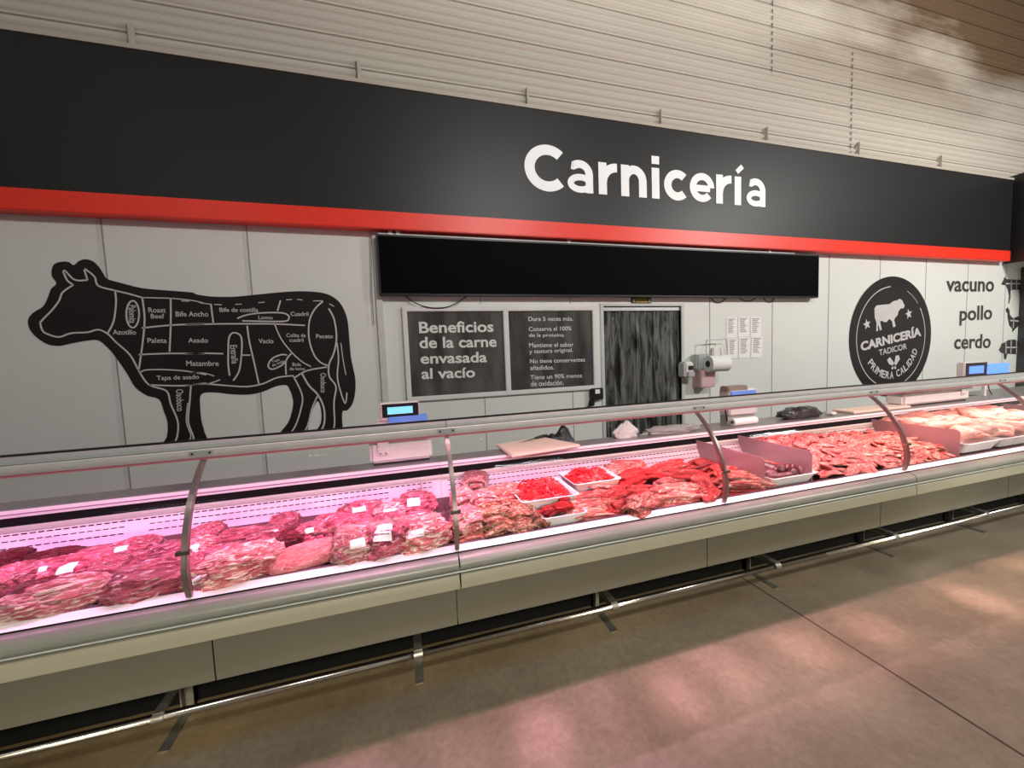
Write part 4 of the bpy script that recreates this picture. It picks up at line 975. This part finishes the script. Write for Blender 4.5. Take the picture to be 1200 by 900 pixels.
B_ = [('foldp', 735, 550, 46, 16, 'pale beef cut at the back of the heap beside the mince tray'), ('bright', 742, 562, 46, 18, 'bright red beef cut at the back left of the heap'),
 ('fold', 783, 551, 50, 18, 'dark red beef cut along the back of the heap'), ('fold', 822, 547, 42, 16, 'red beef cut at the back left of the third glass post'), ('fold', 842, 556, 36, 16, 'red beef cut just behind the third glass post'),
 ('fold', 800, 559, 50, 18, 'folded beef cut with open layers in the middle of the heap'), ('foldp', 709, 572, 38, 20, 'pink beef cut right of the back mince tray'), ('foldp', 692, 584, 50, 14, 'flat streaky beef cut between the trays and the heap'),
 ('fold', 738, 577, 42, 22, 'curled beef cut at the centre left of the heap'), ('foldp', 782, 569, 44, 16, 'pale curled beef cut in the middle of the heap'), ('bright', 765, 558, 34, 16, 'small bright red cut in the middle of the heap'),
 ('fold', 720, 584, 40, 20, 'red beef cut left of the front fold'), ('foldp', 695, 600, 58, 22, 'large pale pink slice at the front beside the tray of steaks'), ('fold', 724, 597, 34, 16, 'small red cut beside the large pale slice'),
 ('foldp', 755, 592, 54, 24, 'striped folded beef cut at the front centre'), ('foldp', 792, 582, 56, 24, 'long folded beef cut at the front right of centre'), ('fold', 826, 574, 50, 24, 'red beef cut at the front left of the third glass post'),
 ('fold', 858, 553, 36, 14, 'beef cut right of the third glass post at the back'), ('foldp', 866, 566, 46, 24, 'rib cut with pale stripes right of the third glass post'), ('bony', 886, 568, 24, 18, 'brown bony end of the ribs beside the first pink divider'), ('fold', 868, 576, 40, 10, 'dark red cut under the striped rib cut')]
for q in B_: meat(q[0], q[1], q[2], q[3], q[4], q[5], G3, rnd.uniform(-.6, .7), grow=1.02, rx=rnd.uniform(.0, .6))

# ------------------------------------------------------------------ trays
def tray(x, y, L, Wt, H, rz, label, z, group='white trays inside the counters'):
    r = empty('meat_tray', (x, y, z), label, 'tray', group); r.rotation_euler = (0, 0, rz)
    def rr(l, w, zz, rad=.03, n=5):
        pts = []
        for (cx, cyy, a) in ((l/2-rad, w/2-rad, 0), (-l/2+rad, w/2-rad, 90), (-l/2+rad, -w/2+rad, 180), (l/2-rad, -w/2+rad, 270)):
            for i in range(n+1):
                t = math.radians(a+90*i/n); pts.append((cx+rad*math.cos(t), cyy+rad*math.sin(t), zz))
        return pts
    lv = [rr(L*.84, Wt*.8, 0), rr(L*.96, Wt*.95, H*.92), rr(L, Wt, H), rr(L*.985, Wt*.98, H+.003), rr(L*.94, Wt*.91, H*.95), rr(L*.82, Wt*.78, .005)]
    n = len(lv[0]); vs = sum(lv, []); fs = [(k*n+i, k*n+(i+1) % n, (k+1)*n+(i+1) % n, (k+1)*n+i) for k in range(len(lv)-1) for i in range(n)]
    fs += [tuple(range(n))[::-1], tuple((len(lv)-1)*n+i for i in range(n))]
    smooth_auto(MB().add(vs, fs).build('tray_shell', TRAYW, r), .6); return r
def mince(x, y, z, L, Wt, H, rz, label, seed):
    rn = random.Random(seed); m_ = MB(); nu, nv = 30, 18
    g = []
    for j in range(nv+1):
        for i in range(nu+1):
            a = (i/nu*2-1); b = (j/nv*2-1); e = max(0, 1-abs(a)**2.2)*max(0, 1-abs(b)**2.2)
            g.append((a*L/2, b*Wt/2, H*e**.6*(.75+.35*noise.noise(Vector((a*2, b*2, seed))))+.004*noise.noise(Vector((a*14, b*14, seed)))))
    m_.add(g, [(j*(nu+1)+i, j*(nu+1)+i+1, (j+1)*(nu+1)+i+1, (j+1)*(nu+1)+i) for j in range(nv) for i in range(nu)])
    for k in range(420):
        a, b = rn.uniform(-.93, .93), rn.uniform(-.93, .93); e = max(0, 1-abs(a)**3)*max(0, 1-abs(b)**3)
        zz = H*e**.6*(.75+.35*noise.noise(Vector((a*2, b*2, seed))))+.003
        p = Vector((a*L/2, b*Wt/2, zz)); t = rn.uniform(0, 6.28); d = Vector((math.cos(t), math.sin(t), rn.uniform(-.3, .5)))*rn.uniform(.008, .016)
        m_.tube([p-d, p+Vector((0, 0, .005)), p+d], .0042, 5)
    o = m_.build('minced_beef', MINCE, smooth=True); o.location = (x, y, z); o.rotation_euler = (0, 0, rz)
    tag(o, label, 'minced meat', None, 'stuff'); return o
def tray_px(x0, x1, yc, Lm, Wm, H, rz, label, z):
    P = onZ((x0+x1)/2, yc, z+H); return tray(P.x, P.y, Lm, Wm, H, rz, label, z), P
T = []
P = Vector((.845, 2.33, 0)); r = tray(P.x, P.y, .39, .37, .075, 0, 'white tray heaped with minced beef, left of the two mince trays', .83); mince(P.x, P.y, .865, .33, .30, .105, 0, 'heap of red minced beef in the left mince tray', 1)
P = Vector((1.24, 2.42, 0)); r = tray(P.x, P.y, .36, .30, .075, 0, 'white tray of minced beef at the back, right of the two mince trays', .845); mince(P.x, P.y, .885, .30, .24, .085, 0, 'heap of red minced beef in the tray at the back', 2)
P = Vector((.865, 2.10, 0)); r = tray(P.x, P.y-.0, .29, .24, .07, 0, 'white tray of flat steaks at the front by the glass', .79)
for i, (dx, dy, sx_, sy_, rz, lb) in enumerate(((-.03, .04, .11, .055, .1, 'red steak at the back of the front tray'), (-.05, -.04, .07, .05, .5, 'red steak at the left of the front tray'), (.04, -.02, .09, .06, .15, 'smooth red steak on top at the right of the front tray'), (.06, .06, .05, .04, .6, 'small curled dark red steak at the back right of the front tray'))):
    o = bpy.data.objects.new('steak', PR['bright'][i % 3]); C.objects.link(o); o.location = (P.x+dx, P.y+dy*.8, .842+.012*i); o.scale = (sx_*.72, sy_*.7, .020); o.rotation_euler = (0, 0, rz); tag(o, lb, 'meat', 'steaks in the front tray')
r = tray(2.635, 2.22, .43, .46, .075, 0, 'wide white tray holding kidneys between the first two pink dividers', .79)
kp = [(480, 630, .3), (455, 655, .1), (420, 690, .2), (500, 670, 1.2), (545, 655, 1.2), (590, 650, 1.4), (600, 680, .9), (655, 672, 1.3), (440, 705, 0), (500, 705, .1), (555, 695, .3), (390, 675, .2)]
kl = ['topmost long kidney at the back', 'long kidney second from the back left', 'long kidney at the left', 'kidney in the middle with a dark top', 'upright kidney left of centre', 'tallest upright kidney', 'kidney under the tallest one', 'rightmost kidney standing alone', 'front left kidney lying flat', 'front centre kidney lying flat', 'front right kidney lying flat', 'kidney half hidden by the first divider']
for (a, b, rz), s_ in zip(kp, kl):
    Pq = onZ(850+a/7.5, 460+b/7.5, .875); o = bpy.data.objects.new('kidney', PR['bean'][rnd.randint(0, 1)]); C.objects.link(o); o.location = Pq; o.location.z = .848+(.012 if rz > 1 else 0); o.scale = (.062, .028, .028) if rz < .8 else (.034, .03, .04); o.rotation_euler = (0, 0, rz); tag(o, s_+' in the wide tray', 'kidney', 'kidneys in the wide tray')

# thin cuts pile between the second and third pink dividers
G4 = 'thin beef cuts heaped between two pink dividers'
k = 0
for row, yy in enumerate((2.02, 2.09, 2.16, 2.24, 2.32, 2.40, 2.48, 2.56)):
    n = 21
    for i in range(n):
        X = 2.90+(4.46-2.90)*(i+.5+rnd.uniform(-.35, .35))/n
        h = .03+.075*math.sin(min(1, (yy-2.03)/.4)*math.pi/2)+.03*math.sin(X*2.3+1)
        o = bpy.data.objects.new('thin_beef_cut', PR['thin'][k % 6]); C.objects.link(o)
        o.location = (X, yy+rnd.uniform(-.03, .03), deckz(yy)+h+rnd.uniform(0, .015)); o.scale = (rnd.uniform(.05, .095), rnd.uniform(.026, .045), rnd.uniform(.015, .026))
        o.rotation_euler = (rnd.uniform(-.1, .8), rnd.uniform(-.35, .35), rnd.uniform(-.9, .9)); k += 1
        tag(o, 'thin pinkish beef slice in the heap between two pink dividers', 'meat', G4)
# filler layer beneath the heap
for i in range(10):
    X = 2.98+i*.155
    o = bpy.data.objects.new('thin_beef_cut', PR['foldp'][i % 4]); C.objects.link(o); o.location = (X, 2.33, deckz(2.33)+.03); o.scale = (.14, .24, .045); tag(o, 'thick pink beef slab underneath the heap between two pink dividers', 'meat', 'slabs under the thin cuts')
# right part of the third counter: trays with chicken
G5 = 'raw chicken pieces heaped on white trays'
for i, X in enumerate((4.80, 5.32, 5.84)):
    tray(X, 2.27, .50, .56, .09, 0, 'white tray under the chicken, %s of three from the third pink divider' % ('nearest', 'second', 'farthest')[i], .80)
lbl = 'pale pink raw chicken piece in the heap beyond the third pink divider'
for row, yy in enumerate((2.12, 2.28, 2.44, 2.57)):
    n = 12
    for i in range(n):
        X = 4.64+(6.15-4.64)*(i+.5+rnd.uniform(-.3, .3))/n; kd = 'drum' if rnd.random() < .6 else 'chick'
        h = .085+.075*math.sin(min(1, (yy-2.02)/.45)*math.pi/2)+rnd.uniform(0, .03)
        o = bpy.data.objects.new('chicken_piece', PR[kd][rnd.randrange(len(PR[kd]))]); C.objects.link(o); o.location = (X, yy, .80+h+rnd.uniform(0, .02)); o.scale = (rnd.uniform(.10, .125), rnd.uniform(.05, .062), rnd.uniform(.045, .06))
        o.rotation_euler = (rnd.uniform(-.3, .3), rnd.uniform(-.3, .3), rnd.choice([-.9, -.7, -.5, 2.4, -1.1])+rnd.uniform(-.2, .2)); tag(o, lbl, 'chicken', G5)
for i in range(14):
    X = 6.85+rnd.uniform(0, 1.6); o = bpy.data.objects.new('chicken_piece', PR['chick'][i % 3]); C.objects.link(o); o.location = (X, rnd.uniform(2.15, 2.55), .88); o.scale = (.13, .08, .05); o.rotation_euler = (0, 0, rnd.uniform(0, 3)); tag(o, 'pale chicken piece beyond the last pink divider at the far right', 'chicken', 'far chicken pieces')

# ------------------------------------------------------------------ lights
def area(loc, target, sx_, sy_, power, col, spread=None):
    l = bpy.data.lights.new('area', 'AREA'); l.shape = 'RECTANGLE'; l.size = sx_; l.size_y = sy_; l.energy = power; l.color = col
    if spread: l.spread = spread
    o = bpy.data.objects.new('area_light', l); C.objects.link(o); o.location = loc
    d = Vector(target)-Vector(loc); o.rotation_euler = d.to_track_quat('-Z', 'Y').to_euler(); return o
# overhead shop lights in front of the counter
for x, pw in ((-3.5, 12), (2.3, 150), (8.5, 330)):
    area((x, -1.5, 5.1), (x, 4.1, 1.9), 1.4, .4, pw, (1, .98, .94))
area((1.0, -1.6, 1.2), (1.2, 2.2, .05), 7, .8, 38, (1, .92, .72), .5)  # unseen low fill added to brighten the counter base and floor
area((6.5, -1.6, 1.2), (6.5, 2.2, .05), 5, .8, 27, (1, .95, .82), .5)  # second added low fill, for the right part of the run
area((3, 2.9, 5.6), (3, 3.9, 8), 12, .3, 42, (1, .95, .88))  # unseen uplight added to brighten the corrugated wall
# unseen pink spots added to throw pink patches on the aisle floor
def meatcol(x): 
    t = min(1, max(0, (x+1)/5)); return (1, .36+.16*t, .78-.34*t)
for x, y, pw in ((-.3, 1.62, 20), (.55, 1.6, 40), (1.26, 1.58, 34), (1.65, 1.66, 24), (2.2, 1.6, 34), (2.75, 1.6, 36), (3.7, 1.55, 44), (4.6, 1.6, 40)):
    for dx, sz_l, en in ((-.16, .17, 24), (.16, .17, 24), (.0, .08, 26)):
        l = bpy.data.lights.new('added_pink_spot', 'SPOT'); l.energy = pw*en; l.color = (1, .46+.03*x, .72-.06*x); l.spot_size = sz_l; l.spot_blend = 1; l.shadow_soft_size = .06
        o = bpy.data.objects.new('spot_light', l); C.objects.link(o); o.location = (x+dx, 2.02, 4.9); d = Vector((x+dx*1.1, y, 0))-o.location; o.rotation_euler = d.to_track_quat('-Z', 'Y').to_euler()
area((2.2, 1.9, 5.0), (2.2, 1.2, 0), 7, .1, 34, (1, .60, .66), 1.2)  # added pink strip light, washes the whole aisle floor
# tubes inside the counters
for a, b in ((-3.2, -2.06), (-2.06, -.92), (-.92, .225), (.225, 1.07), (1.07, 1.915), (1.915, 3.6), (3.6, 5.29), (5.29, 6.98), (6.98, 8.67)):
    xm_ = (a+b)/2; area((xm_, 2.17, 1.33), (xm_, 2.30, .8), b-a-.06, .02, 5.6*(b-a), meatcol(xm_), 2.3)
w = bpy.data.worlds.new('world'); bpy.context.scene.world = w; w.use_nodes = True
w.node_tree.nodes['Background'].inputs[0].default_value = (.80, .78, .74, 1); w.node_tree.nodes['Background'].inputs[1].default_value = .22

sc = bpy.context.scene
sc.view_settings.view_transform = 'Standard'; sc.view_settings.look = 'None'; sc.view_settings.exposure = 0; sc.view_settings.gamma = 1
